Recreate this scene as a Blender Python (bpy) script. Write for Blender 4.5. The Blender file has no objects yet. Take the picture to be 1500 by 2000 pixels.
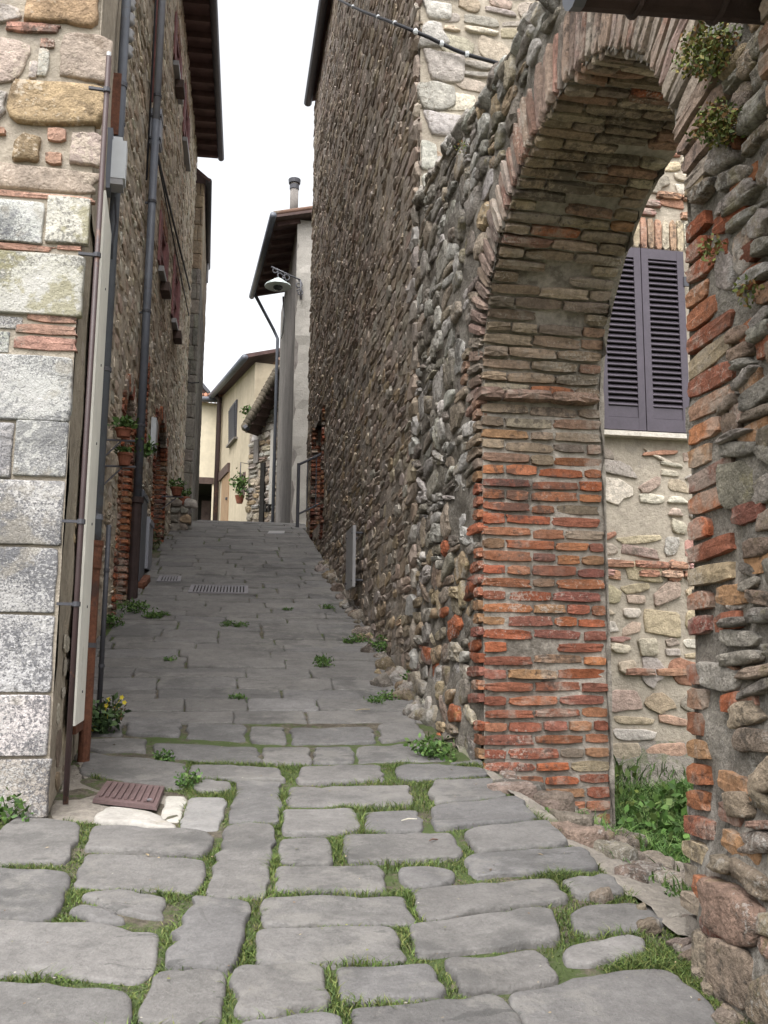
import bpy, math, random
import numpy as np
from mathutils import Matrix, Vector

# ------------------------------------------------------------------ camera
F = 1900.0                      # focal length in pixels of a 1500 x 2000 picture
PITCH, YAW, ROLL = math.radians(9.2), math.radians(9.6), math.radians(0.5)
CAM = np.array([0.0, 0.0, 1.6])
FW = np.array([math.sin(YAW)*math.cos(PITCH), math.cos(YAW)*math.cos(PITCH), math.sin(PITCH)])
R0 = np.array([math.cos(YAW), -math.sin(YAW), 0.0])
U0 = np.cross(R0, FW)
RT = R0*math.cos(ROLL) + U0*math.sin(ROLL)
UP = -R0*math.sin(ROLL) + U0*math.cos(ROLL)
sc = bpy.context.scene
COL = sc.collection
cd = bpy.data.cameras.new('camera'); co = bpy.data.objects.new('camera', cd); COL.objects.link(co)
cd.sensor_fit = 'VERTICAL'; cd.sensor_height = 24.0; cd.lens = 24.0*F/2000.0
cd.clip_start = 0.05; cd.clip_end = 2000
M = Matrix(((RT[0], UP[0], -FW[0], CAM[0]), (RT[1], UP[1], -FW[1], CAM[1]), (RT[2], UP[2], -FW[2], CAM[2]), (0, 0, 0, 1)))
co.matrix_world = M
sc.camera = co
# ------------------------------------------------------------------ sky, sun, exposure
SUN_EL, SUN_AZ = math.radians(62), math.radians(205)      # azimuth clockwise from +Y: behind the camera, a little to the left
w = bpy.data.worlds.new('World'); sc.world = w; w.use_nodes = True
wn = w.node_tree.nodes; wl = w.node_tree.links; wn.clear()
sky = wn.new('ShaderNodeTexSky'); sky.sky_type = 'NISHITA'; sky.sun_disc = False
sky.sun_elevation = SUN_EL; sky.sun_rotation = SUN_AZ
sky.air_density = 1.0; sky.dust_density = 5.0; sky.ozone_density = 1.0
hs = wn.new('ShaderNodeHueSaturation'); hs.inputs['Saturation'].default_value = 0.10   # overcast: nearly white
bg = wn.new('ShaderNodeBackground'); bg.inputs['Strength'].default_value = 0.15
wo = wn.new('ShaderNodeOutputWorld')
wl.new(sky.outputs[0], hs.inputs['Color']); wl.new(hs.outputs[0], bg.inputs['Color']); wl.new(bg.outputs[0], wo.inputs['Surface'])
sl_ = bpy.data.lights.new('sun', 'SUN'); sl_.energy = 0.8; sl_.angle = math.radians(60); sl_.color = (1.0, 0.97, 0.93)
so = bpy.data.objects.new('sun', sl_); COL.objects.link(so)
sd = Vector((math.sin(SUN_AZ)*math.cos(SUN_EL), math.cos(SUN_AZ)*math.cos(SUN_EL), math.sin(SUN_EL)))
so.rotation_euler = sd.to_track_quat('Z', 'Y').to_euler(); so.location = (0, -5, 20)
vs = sc.view_settings
sc.display_settings.display_device = 'sRGB'
vs.view_transform = 'Standard'; vs.look = 'None'; vs.gamma = 1.0; vs.use_curve_mapping = False
vs.exposure = 1.5
sc.cycles.max_bounces = 6; sc.cycles.diffuse_bounces = 4

# ------------------------------------------------------------------ helpers: rays from the photograph to real planes
rng = np.random.default_rng(7)
random.seed(7)
def ray(px, py): return FW + RT*(px-750.0)/F + UP*(1000.0-py)/F
def at_plane(px, py, P0, N):
    d = ray(px, py); P0 = np.array(P0, float); N = np.array(N, float)
    return CAM + d*(((P0-CAM) @ N)/(d @ N))
def at_x(px, py, x): return at_plane(px, py, (x, 0, 0), (1, 0, 0))
def at_y(px, py, y): return at_plane(px, py, (0, y, 0), (0, 1, 0))
def proj(P):
    q = np.asarray(P, float)-CAM; z = q @ FW
    z = np.where(np.abs(z) < 1e-6, 1e-6, z)
    return 750+F*(q @ RT)/z, 1000-F*(q @ UP)/z, z
_k = [(-8, .10), (4, .12), (5.2, .13), (8, .25), (11, .275), (15, .28), (18, .19), (21, .11), (24, .02), (70, 0.0)]
_ys = np.linspace(-8, 70, 7801); _sl = np.interp(_ys, [k[0] for k in _k], [k[1] for k in _k])
_zz = np.cumsum(_sl)*(_ys[1]-_ys[0]); _zz += .89-np.interp(3.36, _ys, _zz)
def hstreet(y): return np.interp(y, _ys, _zz)
YARD = 0.70
def sstep(a, b, x):
    t = np.clip((np.asarray(x, float)-a)/(b-a), 0, 1); return t*t*(3-2*t)
def ground(x, y):
    x = np.asarray(x, float); y = np.asarray(y, float)
    zs = hstreet(y)
    inside = sstep(1.36, 2.25, x)*(1-sstep(6.9, 7.2, y))       # the street drops through the arch to the yard
    z = zs*(1-inside)+YARD*inside
    return z
def at_ground(px, py):
    d = ray(px, py); t = np.linspace(0.8, 60, 40000)
    P = CAM[None]+d[None]*t[:, None]
    b = P[:, 2] < ground(P[:, 0], P[:, 1])
    return P[int(np.argmax(b))]
def street_pt(px, py):                 # on the street's own surface, ignoring the yard drop
    d = ray(px, py); t = np.linspace(0.8, 60, 40000)
    P = CAM[None]+d[None]*t[:, None]
    return P[int(np.argmax(P[:, 2] < hstreet(P[:, 1])))]

# value noise in numpy
_perm = np.random.default_rng(3).random((64, 64, 64))
def vnoise(p):
    p = np.asarray(p, float); i = np.floor(p).astype(int); f = p-i; f = f*f*(3-2*f)
    o = 0
    for dx in (0, 1):
        for dy in (0, 1):
            for dz in (0, 1):
                wgt = (f[..., 0] if dx else 1-f[..., 0])*(f[..., 1] if dy else 1-f[..., 1])*(f[..., 2] if dz else 1-f[..., 2])
                o = o+wgt*_perm[(i[..., 0]+dx) % 64, (i[..., 1]+dy) % 64, (i[..., 2]+dz) % 64]
    return o*2-1
def fbm(p, n=3):
    p = np.asarray(p, float); o = 0; a = 1
    for k in range(n): o = o+a*vnoise(p*2**k+17.3*k); a *= .5
    return o

# ------------------------------------------------------------------ materials
def mat(name, base=(.5, .5, .5), rough=.9, tint=False, var=(), spots=(), bump=(), metallic=0.0, vert=None, spec=.25, ior=None):
    m = bpy.data.materials.new(name); m.use_nodes = True
    nt = m.node_tree; N = nt.nodes; L = nt.links
    b = N['Principled BSDF']; b.inputs['Roughness'].default_value = rough; b.inputs['Metallic'].default_value = metallic
    b.inputs['Specular IOR Level'].default_value = spec
    geo = N.new('ShaderNodeNewGeometry')
    def noise(scale, detail=4, rough_=.6, stretch=None, off=0):
        n = N.new('ShaderNodeTexNoise'); n.inputs['Scale'].default_value = scale; n.inputs['Detail'].default_value = detail
        n.inputs['Roughness'].default_value = rough_
        mp = N.new('ShaderNodeMapping'); mp.inputs['Location'].default_value = (off, off*1.7, off*.6)
        if stretch: mp.inputs['Scale'].default_value = stretch
        L.new(geo.outputs['Position'], mp.inputs['Vector']); L.new(mp.outputs[0], n.inputs['Vector'])
        return n.outputs['Fac']
    if tint:
        at = N.new('ShaderNodeAttribute'); at.attribute_name = 'tint'
        oi = N.new('ShaderNodeObjectInfo')
        mu = N.new('ShaderNodeVectorMath'); mu.operation = 'MULTIPLY'
        L.new(at.outputs['Color'], mu.inputs[0]); L.new(oi.outputs['Color'], mu.inputs[1]); col = mu.outputs[0]
    else:
        rg = N.new('ShaderNodeRGB'); rg.outputs[0].default_value = (*base, 1); col = rg.outputs[0]
    k = 0
    for v in var:
        scale, lo, hi = v[:3]
        f = noise(scale, 5, .65, v[3] if len(v) > 3 else None, 3.1*k); k += 1
        mr = N.new('ShaderNodeMapRange'); mr.inputs[1].default_value = .3; mr.inputs[2].default_value = .7
        mr.inputs[3].default_value = lo; mr.inputs[4].default_value = hi
        L.new(f, mr.inputs[0])
        vm = N.new('ShaderNodeVectorMath'); vm.operation = 'SCALE'
        L.new(col, vm.inputs[0]); L.new(mr.outputs[0], vm.inputs['Scale']); col = vm.outputs[0]
    for s in spots:                        # (scale, threshold, softness, colour, amount, mask_scale or None)
        scale, thr, soft, c, amt = s[:5]
        f = noise(scale, 6, .7, s[6] if len(s) > 6 else None, 5.7+2.3*k); k += 1
        if len(s) > 5 and s[5]:
            f2 = noise(s[5], 3, .5, None, 9.1+k)
            ad = N.new('ShaderNodeMath'); ad.operation = 'MULTIPLY_ADD'; ad.inputs[1].default_value = .9
            L.new(f2, ad.inputs[0]); L.new(f, ad.inputs[2])
            sb = N.new('ShaderNodeMath'); sb.operation = 'SUBTRACT'; sb.inputs[1].default_value = .45
            L.new(ad.outputs[0], sb.inputs[0]); f = sb.outputs[0]
        mr = N.new('ShaderNodeMapRange'); mr.inputs[1].default_value = thr; mr.inputs[2].default_value = thr+soft
        mr.inputs[3].default_value = 0; mr.inputs[4].default_value = amt
        L.new(f, mr.inputs[0])
        mx = N.new('ShaderNodeMix'); mx.data_type = 'RGBA'
        L.new(mr.outputs[0], mx.inputs[0]); L.new(col, mx.inputs[6]); mx.inputs[7].default_value = (*c, 1); col = mx.outputs[2]
    L.new(col, b.inputs['Base Color'])
    if bump:
        h = None
        for (scale, amt) in bump:
            f = noise(scale, 6, .65, None, 1.3*k); k += 1
            ml = N.new('ShaderNodeMath'); ml.operation = 'MULTIPLY'; ml.inputs[1].default_value = amt; L.new(f, ml.inputs[0])
            if h is None: h = ml.outputs[0]
            else:
                a = N.new('ShaderNodeMath'); a.operation = 'ADD'; L.new(h, a.inputs[0]); L.new(ml.outputs[0], a.inputs[1]); h = a.outputs[0]
        bp = N.new('ShaderNodeBump'); bp.inputs['Strength'].default_value = 1.0; bp.inputs['Distance'].default_value = 1.0
        L.new(h, bp.inputs['Height']); L.new(bp.outputs[0], b.inputs['Normal'])
    return m

MT = {}
MT['rubble'] = mat('rubble_stone', tint=True, var=[(1.2, .75, 1.2), (14, .72, 1.25), (60, .78, 1.2)],
                   spots=[(9, .60, .08, (.30, .28, .24), .35, 1.3), (25, .62, .1, (.07, .06, .05), .5, 2.0)], bump=[(18, .012), (70, .005)])
MT['pale'] = mat('pale_stone', tint=True, var=[(3, .8, 1.15), (20, .7, 1.25), (80, .8, 1.15)],
                 spots=[(30, .64, .06, (.16, .14, .11), .6, 2.0)], bump=[(22, .022), (90, .006)])
MT['block'] = mat('lichened_block', tint=True, var=[(5, .85, 1.12), (40, .85, 1.1)],
                  spots=[(70, .50, .08, (.10, .10, .11), .82, 1.8), (30, .57, .08, (.13, .13, .14), .6, 2.5), (150, .54, .07, (.09, .09, .10), .6, 5.0), (110, .55, .08, (.50, .485, .47), .7, 4.0), (9, .6, .1, (.30, .27, .22), .5, 2.0), (3, .62, .02, (.10, .095, .09), .5, None, (1, 1, 6))], bump=[(60, .008), (12, .012), (150, .004)])
MT['yellow_block'] = mat('yellow_lichen_block', tint=True, var=[(6, .8, 1.15)],
                  spots=[(60, .51, .08, (.13, .125, .115), .75, 3.0), (100, .54, .08, (.48, .465, .44), .7, 3.0), (13, .52, .10, (.24, .215, .10), .6, 4.0), (140, .56, .07, (.09, .09, .08), .5)], bump=[(60, .008), (12, .012)])
MT['warm_block'] = mat('warm_stone_block', tint=True, var=[(6, .7, 1.2), (25, .7, 1.25), (90, .85, 1.15)],
                  spots=[(10, .60, .1, (.10, .07, .045), .6, 3.0), (40, .62, .06, (.55, .47, .38), .6, 3.0)], bump=[(14, .03), (60, .01)])
MT['brick'] = mat('old_brick', tint=True, var=[(6, .7, 1.2), (35, .65, 1.25), (120, .8, 1.15)],
                  spots=[(6, .56, .12, (.34, .30, .255), .55, 1.5), (2.2, .55, .15, (.16, .13, .11), .45), (24, .60, .08, (.055, .045, .04), .65, 2.0), (60, .64, .06, (.42, .38, .33), .5, 2.5)], bump=[(30, .012), (110, .005)])
MT['mortar'] = mat('lime_mortar', (.27, .245, .21), var=[(3, .75, 1.2), (25, .7, 1.2)], spots=[(8, .6, .1, (.12, .105, .09), .6, 1.5)], bump=[(30, .014), (110, .006)])
MT['dark_mortar'] = mat('weathered_mortar', (.29, .25, .21), var=[(3, .6, 1.3), (25, .65, 1.3)], spots=[(5, .6, .1, (.06, .055, .045), .7, 1.0)], bump=[(25, .02), (90, .008)])
MT['side_mortar'] = mat('side_mortar', (.36, .31, .245), var=[(3, .7, 1.2), (25, .75, 1.2)], spots=[(9, .6, .1, (.18, .15, .12), .6, 1.5)], bump=[(30, .014), (110, .006)])
MT['warm_mortar'] = mat('warm_mortar', (.52, .45, .36), var=[(3, .75, 1.2), (25, .65, 1.25)], spots=[(6, .6, .1, (.12, .10, .08), .6, 1.2)], bump=[(25, .02), (90, .008)])
MT['wall_mortar'] = mat('ruin_mortar', (.20, .18, .155), var=[(3, .65, 1.3), (12, .7, 1.25), (40, .7, 1.25), (130, .65, 1.3)], spots=[(6, .58, .1, (.10, .09, .07), .7, 1.0), (20, .60, .08, (.33, .31, .28), .5, 2.0), (70, .60, .06, (.36, .33, .29), .55), (45, .62, .06, (.05, .045, .04), .6)], bump=[(9, .035), (30, .016), (120, .007)])
MT['ruin'] = mat('ruin_stone', tint=True, var=[(1.2, .75, 1.2), (9, .68, 1.3), (32, .72, 1.28), (110, .75, 1.25)], spots=[(7, .57, .1, (.40, .385, .36), .6, 1.3), (16, .60, .08, (.07, .06, .05), .7, 2.0), (50, .62, .06, (.45, .43, .40), .5, 2.0), (11, .62, .1, (.22, .19, .08), .4, 2.0)], bump=[(8, .05), (28, .028), (90, .010)])
MT['facade'] = mat('facade_stone', tint=True, var=[(1.2, .85, 1.15), (16, .75, 1.2), (70, .82, 1.15)], spots=[(25, .64, .1, (.12, .10, .08), .45, 2.0)], bump=[(18, .010), (70, .004)])
MT['door_wood'] = mat('pale_door_wood', (.30, .20, .12), var=[(3, .8, 1.1)], rough=.7)
MT['tile_plain'] = mat('old_roof_tile', (.30, .19, .14), var=[(4, .7, 1.2)])
MT['roof_boards'] = mat('roof_boards', (.10, .068, .062), var=[(5, .8, 1.2)], rough=.85)
MT['jamb_mortar'] = mat('jamb_mortar', (.32, .285, .245), var=[(3, .7, 1.2), (25, .7, 1.25)], spots=[(7, .58, .1, (.10, .085, .07), .7, 1.5)], bump=[(30, .014), (110, .006)])
MT['pale_mortar'] = mat('pale_mortar', (.40, .35, .285), var=[(3, .8, 1.12), (25, .82, 1.12)], spots=[(9, .62, .1, (.26, .23, .2), .5, 1.5)], bump=[(30, .012), (110, .005)])
MT['paving'] = mat('paving_sandstone', tint=True, var=[(1.3, .82, 1.15), (7, .82, 1.15), (26, .86, 1.12), (90, .84, 1.14)],
                   spots=[(4, .55, .14, (.07, .068, .066), .6, 1.2), (9, .58, .12, (.19, .18, .165), .5, 1.6), (3, .64, .015, (.05, .05, .048), .5, None, (1, 3, 3)), (150, .66, .04, (.33, .31, .29), .55), (55, .64, .05, (.06, .06, .06), .55)], bump=[(6, .014), (30, .007), (120, .003)], rough=.78)
MT['soil'] = mat('joint_soil', (.10, .085, .065), var=[(8, .6, 1.4), (50, .6, 1.4)], spots=[(14, .44, .12, (.06, .09, .025), .85, 2.0)], bump=[(30, .02), (110, .01)])
MT['path'] = mat('mortar_bed', (.24, .215, .185), var=[(5, .7, 1.2), (30, .75, 1.25)], spots=[(12, .6, .1, (.10, .12, .05), .5, 2.0)], bump=[(15, .03), (70, .01)])
MT['leaf'] = mat('leaf', tint=True, var=[(30, .8, 1.2)], rough=.6)
MT['steel'] = mat('dark_painted_metal', (.055, .055, .065), var=[(12, .8, 1.2)], rough=.55, bump=[(60, .002)], spec=.4)
MT['pipe_grey'] = mat('blue_grey_paint', (.115, .125, .15), var=[(6, .8, 1.15)], rough=.5, spots=[(20, .63, .08, (.09, .07, .055), .5, 2.0)], spec=.4)
MT['pipe_light'] = mat('light_grey_pipe', (.26, .27, .31), var=[(6, .85, 1.1)], rough=.5, spec=.4)
MT['pipe_brown'] = mat('brown_paint', (.045, .027, .027), var=[(8, .8, 1.2)], rough=.5, spots=[(18, .62, .08, (.16, .08, .045), .5, 2.0)], spec=.4)
MT['rust'] = mat('rusty_iron', (.125, .052, .031), var=[(10, .6, 1.3), (50, .7, 1.25)], rough=.85, spots=[(9, .56, .1, (.055, .035, .03), .8, 2.0)], bump=[(60, .004)])
MT['dark_iron'] = mat('dark_cast_iron', (.045, .03, .028), var=[(10, .7, 1.3)], rough=.7, bump=[(60, .003)])
MT['cover'] = mat('manhole_iron', (.105, .068, .066), var=[(10, .8, 1.2), (60, .8, 1.2)], rough=.65, bump=[(90, .003)], spec=.4)
MT['grate'] = mat('galvanised_grate', (.21, .20, .215), var=[(20, .75, 1.2)], rough=.6, metallic=.2)
MT['cream'] = mat('cream_plastic', (.85, .83, .76), var=[(4, .88, 1.06)], rough=.55, spots=[(30, .66, .1, (.35, .31, .25), .4, 2.0)])
MT['white_box'] = mat('grey_white_plastic', (.52, .54, .56), var=[(6, .9, 1.06)], rough=.5)
MT['shutter'] = mat('purple_brown_paint', (.078, .066, .082), var=[(7, .88, 1.12), (60, .9, 1.1)], rough=.5, spots=[(120, .70, .03, (.2, .19, .2), .4)], spec=.35)
MT['redwood'] = mat('faded_red_wood', (.22, .10, .10), var=[(10, .75, 1.25)], rough=.7)
MT['wood'] = mat('dark_wood', (.085, .058, .05), var=[(5, .7, 1.3), (40, .8, 1.2)], rough=.8, bump=[(40, .006)])
MT['rafter'] = mat('rafter_wood', (.10, .062, .058), var=[(5, .7, 1.3)], rough=.85)
MT['tile'] = mat('terracotta_tile', tint=True, var=[(6, .7, 1.25), (40, .8, 1.2)], spots=[(12, .6, .1, (.2, .19, .15), .6, 2.0)], bump=[(60, .006)])
MT['terracotta'] = mat('terracotta', (.26, .10, .062), var=[(12, .7, 1.2)], bump=[(80, .003)])
MT['plaster_yellow'] = mat('yellow_plaster', (.45, .385, .285), var=[(.8, .85, 1.1), (6, .9, 1.08), (3, .85, 1.1, (1, 1, .15))], spots=[(2, .58, .15, (.38, .31, .23), .5, 1.0)], bump=[(40, .004)])
MT['plaster_pale'] = mat('pale_plaster', (.62, .55, .42), var=[(.8, .9, 1.08), (6, .9, 1.08)], bump=[(40, .004)])
MT['plaster_grey'] = mat('grey_plaster', (.22, .20, .185), var=[(1.2, .7, 1.2), (9, .85, 1.12), (4, .7, 1.25, (1, 1, .1))], spots=[(6, .6, .1, (.12, .10, .09), .5, 1.0)], bump=[(30, .008)])
MT['plaster_white'] = mat('white_plaster', (.42, .395, .36), var=[(2, .85, 1.08), (12, .9, 1.06)], bump=[(30, .008)])
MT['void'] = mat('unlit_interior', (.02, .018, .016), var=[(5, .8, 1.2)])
MT['glass'] = mat('window_glass', (.03, .034, .04), rough=.12, spec=.6)
MT['lamp_metal'] = mat('pale_lamp_metal', (.50, .56, .55), rough=.4, spec=.5)
MT['iron'] = mat('wrought_iron', (.10, .10, .115), rough=.5, var=[(30, .8, 1.2)], spec=.4)
MT['plate'] = mat('grey_sheet_metal', (.27, .265, .27), var=[(5, .9, 1.08)], rough=.5, spots=[(10, .66, .1, (.2, .15, .12), .5, 2.0)], spec=.4)
MT['cable'] = mat('black_cable', (.025, .025, .03), rough=.6)
MT['petal'] = mat('yellow_petal', (.62, .50, .05), rough=.6)
MT['marble'] = mat('white_marble_scrap', tint=True, var=[(9, .78, 1.08), (50, .85, 1.08)], spots=[(14, .6, .1, (.3, .27, .22), .6, 3.0)], bump=[(25, .01)], rough=.7)

# ------------------------------------------------------------------ object helpers
def new_obj(name, me, parent=None):
    o = bpy.data.objects.new(name, me); COL.objects.link(o)
    if parent is not None: o.parent = parent
    return o
def wloc(o):                       # world position of an unrotated chain of parents
    v = Vector((0, 0, 0))
    while o is not None: v += o.location; o = o.parent
    return v
def thing(name, label, cat, loc, group=None):
    o = bpy.data.objects.new(name, None); COL.objects.link(o); o.location = Vector([float(c) for c in loc]); o.empty_display_size = .1
    o['label'] = label; o['category'] = cat
    if group: o['group'] = group
    return o
def tag(o, label, cat, group=None):
    o['label'] = label; o['category'] = cat
    if group: o['group'] = group
    return o
class MB:
    def __init__(s): s.v = []; s.f = []; s.t = []; s.n = 0
    def add(s, v, f, t=(1, 1, 1)):
        v = np.asarray(v, float).reshape(-1, 3); s.v.append(v)
        s.f += [tuple(int(i)+s.n for i in q) for q in f]; s.t.append(np.broadcast_to(np.asarray(t, float), v.shape)); s.n += len(v); return s
    def box(s, lo, hi, t=(1, 1, 1)):
        a = np.array([[x, y, z] for x in (lo[0], hi[0]) for y in (lo[1], hi[1]) for z in (lo[2], hi[2])], float)
        return s.add(a, [(0, 1, 3, 2), (4, 6, 7, 5), (0, 4, 5, 1), (2, 3, 7, 6), (0, 2, 6, 4), (1, 5, 7, 3)], t)
    def obox(s, c, U, V, W, du, dv, dw, t=(1, 1, 1)):   # oriented box, half extents
        c, U, V, W = [np.asarray(q, float) for q in (c, U, V, W)]
        a = [c+U*du*i+V*dv*j+W*dw*k for i in (-1, 1) for j in (-1, 1) for k in (-1, 1)]
        f = [(0, 1, 3, 2), (4, 6, 7, 5), (0, 4, 5, 1), (2, 3, 7, 6), (0, 2, 6, 4), (1, 5, 7, 3)]
        if np.cross(U, V) @ W < 0: f = [q[::-1] for q in f]
        return s.add(a, f, t)
    def beam(s, a, b, w, h, up=(0, 0, 1), t=(1, 1, 1)):
        a = np.asarray(a, float); b = np.asarray(b, float); d = b-a; l = np.linalg.norm(d); d = d/l
        S = np.cross(d, up); S /= np.linalg.norm(S); T = np.cross(S, d)
        return s.obox((a+b)/2, d, S, T, l/2, w/2, h/2, t)
    def tube(s, pts, r, n=8, t=(1, 1, 1), cap=True):
        pts = np.asarray(pts, float); k = len(pts); r = np.broadcast_to(np.asarray(r, float), (k,))
        tg = np.gradient(pts, axis=0); tg /= np.linalg.norm(tg, axis=1)[:, None]+1e-12
        ref = np.array([0, 0, 1.0]) if abs(tg[0, 2]) < .9 else np.array([1.0, 0, 0])
        A = []; p = ref
        for i in range(k):
            p = p-tg[i]*(p @ tg[i]); p = p/(np.linalg.norm(p)+1e-12); A.append(p)
        A = np.array(A); B = np.cross(tg, A); an = np.arange(n)*2*math.pi/n
        v = pts[:, None]+r[:, None, None]*(A[:, None]*np.cos(an)[None, :, None]+B[:, None]*np.sin(an)[None, :, None])
        f = [(i*n+j, i*n+(j+1) % n, (i+1)*n+(j+1) % n, (i+1)*n+j) for i in range(k-1) for j in range(n)]
        if cap: f += [tuple(range(n))[::-1], tuple((k-1)*n+j for j in range(n))]
        return s.add(v, f, t)
    def lathe(s, c, prof, n=14, t=(1, 1, 1), axis=None):
        c = np.asarray(c, float); an = np.arange(n)*2*math.pi/n
        v = [[c[0]+r*math.cos(a), c[1]+r*math.sin(a), c[2]+z] for r, z in prof for a in an]
        k = len(prof); f = [(i*n+j, i*n+(j+1) % n, (i+1)*n+(j+1) % n, (i+1)*n+j) for i in range(k-1) for j in range(n)]
        f += [tuple(range(n))[::-1], tuple((k-1)*n+j for j in range(n))]
        return s.add(v, f, t)
    def build(s, name, m, parent=None, smooth=False, tints=False):
        v = np.concatenate(s.v) if s.v else np.zeros((0, 3))
        c = np.array([(v[:, 0].min()+v[:, 0].max())/2, (v[:, 1].min()+v[:, 1].max())/2, v[:, 2].min()])
        me = bpy.data.meshes.new(name); me.from_pydata((v-c).tolist(), [], s.f)
        me.materials.append(MT[m] if isinstance(m, str) else m)
        if tints: set_tint(me, np.concatenate(s.t))
        if smooth: me.polygons.foreach_set('use_smooth', [True]*len(me.polygons))
        o = new_obj(name, me, parent); o.location = Vector(c)-(wloc(parent) if parent else Vector((0, 0, 0)))
        return o
def set_tint(me, t):
    a = me.color_attributes.new('tint', 'FLOAT_COLOR', 'POINT')
    t = np.asarray(t, float); a.data.foreach_set('color', np.concatenate([t, np.ones((len(t), 1))], 1).astype(np.float32).ravel())
def struct(o): o['kind'] = 'structure'; return o
def stuff(o): o['kind'] = 'stuff'; return o

# ------------------------------------------------------------------ stone and brick pieces
def unit_piece(r, n=12, ex=4.5, jit=.07, dome=.35, rings=((1.0, -.6), (1.0, .25), (.84, .8)), lump=.12):
    an = (np.arange(n)+.5)*2*math.pi/n+r.normal(0, .06, n)
    c, s = np.cos(an), np.sin(an)
    rad = (np.abs(c)**ex+np.abs(s)**ex)**(-1/ex)*.5*(1+r.normal(0, jit, n))
    V = []; Fc = []
    for k, (q, d) in enumerate(rings):
        j = 1+(r.normal(0, jit*.4, n) if k else 0)
        dd = d+(r.normal(0, lump, n) if k == len(rings)-1 else 0)
        V.append(np.stack([rad*c*q*j, -np.broadcast_to(dd, (n,)), rad*s*q*j], 1))
    k = len(rings)
    V.append(np.array([[r.normal(0, .03), -(1+r.normal(0, lump)), r.normal(0, .03)]]))
    V = np.concatenate(V)
    for i in range(k-1):
        for j in range(n): Fc.append((i*n+j, i*n+(j+1) % n, (i+1)*n+(j+1) % n, (i+1)*n+j))
    for j in range(n): Fc.append(((k-1)*n+j, (k-1)*n+(j+1) % n, k*n))
    return V, Fc
def pool(tagname, count, material, smooth=True, **kw):
    out = []
    for i in range(count):
        V, Fc = unit_piece(np.random.default_rng(100+i), **kw)
        out.append((V, Fc))
    return dict(name=tagname, shapes=out, mats={}, smooth=smooth)
P_STONE = pool('stone', 18, None, smooth=False, n=9, ex=3.4, jit=.10, lump=.22, rings=((1.0, -.8), (1.0, .1), (.86, .8)))
P_BLOCK = pool('block', 12, None, n=32, ex=16, jit=.010, lump=.10, rings=((1.0, -.8), (1.0, .3), (.985, .8), (.93, .95), (.5, 1.0)))
P_BRICK = pool('brick', 18, None, smooth=False, n=14, ex=11, jit=.035, lump=.14, rings=((1.0, -2.0), (1.0, .55), (.95, .95)))
P_FIELD = pool('fieldstone', 18, None, smooth=False, n=13, ex=3.2, jit=.10, lump=.2, rings=((1.0, -1.2), (1.0, .2), (.88, .75), (.5, .95)))
def rock_piece(r, lump=.30, cj=.11, rough=.030):
    """an angular stone: a crooked polygon with broken edges and an uneven face"""
    cs = [(-.5, -.5), (.5, -.5), (.5, .5), (-.5, .5)]; c = []
    for i in range(4):
        a, b = np.array(cs[i]), np.array(cs[(i+1) % 4])
        q = a*(1-abs(r.normal(0, cj))*1.3)+r.normal(0, cj*.55, 2)
        if r.random() < .45:                                    # broken corner
            t = r.uniform(.12, .34); p_ = np.array(cs[i-1]); c.append(q+(p_-a)*t); c.append(q+(b-a)*r.uniform(.08, .3))
        else: c.append(q)
        if r.random() < .5: c.append(a+(b-a)*r.uniform(.35, .65)+r.normal(0, .05, 2))
    c = np.array(c); o = r.random(3)*50; n = 22
    seg = np.roll(c, -1, 0)-c; L_ = np.linalg.norm(seg, axis=1); cum = np.concatenate([[0], np.cumsum(L_)]); pts = []
    for k in range(n):
        u = cum[-1]*(k+.0)/n; m = min(int(np.searchsorted(cum, u, 'right')-1), len(c)-1); pts.append(c[m]+seg[m]*((u-cum[m])/L_[m]))
    p = np.array(pts); p = p*.82+.09*(np.roll(p, 1, 0)+np.roll(p, -1, 0))
    p = p*(1+rough*2*fbm(np.concatenate([p*7+o[:2], np.full((n, 1), o[2])], 1), 2))[:, None]
    V = []; Fc = []
    gx, gz = r.normal(0, .35, 2)
    rings = ((1.0, -1.0), (1.0, .05), (.975, .5), (.93, .78), (.72, .95), (.38, 1.0))
    for q, d in rings:
        x, z = p[:, 0]*q, p[:, 1]*q
        f = fbm(np.stack([x*4+o[0], z*4+o[1], 0*x+o[2]], 1), 3)
        V.append(np.stack([x, -(d+(lump if d > 0 else 0)*f+(gx*x+gz*z)*max(d, 0)), z], 1))
    V = np.concatenate(V+[np.array([[0, -1.0, 0]])]); k = len(rings)
    for i in range(k-1):
        for j in range(n): Fc.append((i*n+j, i*n+(j+1) % n, (i+1)*n+(j+1) % n, (i+1)*n+j))
    for j in range(n): Fc.append(((k-1)*n+j, (k-1)*n+(j+1) % n, k*n))
    return V, Fc
P_ROCK = dict(name='rock', shapes=[rock_piece(np.random.default_rng(300+i)) for i in range(24)], mats={}, smooth=True)
P_ASH = dict(name='ashlar', shapes=[rock_piece(np.random.default_rng(400+i), cj=.045, lump=.25) for i in range(12)], mats={}, smooth=True)
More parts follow.
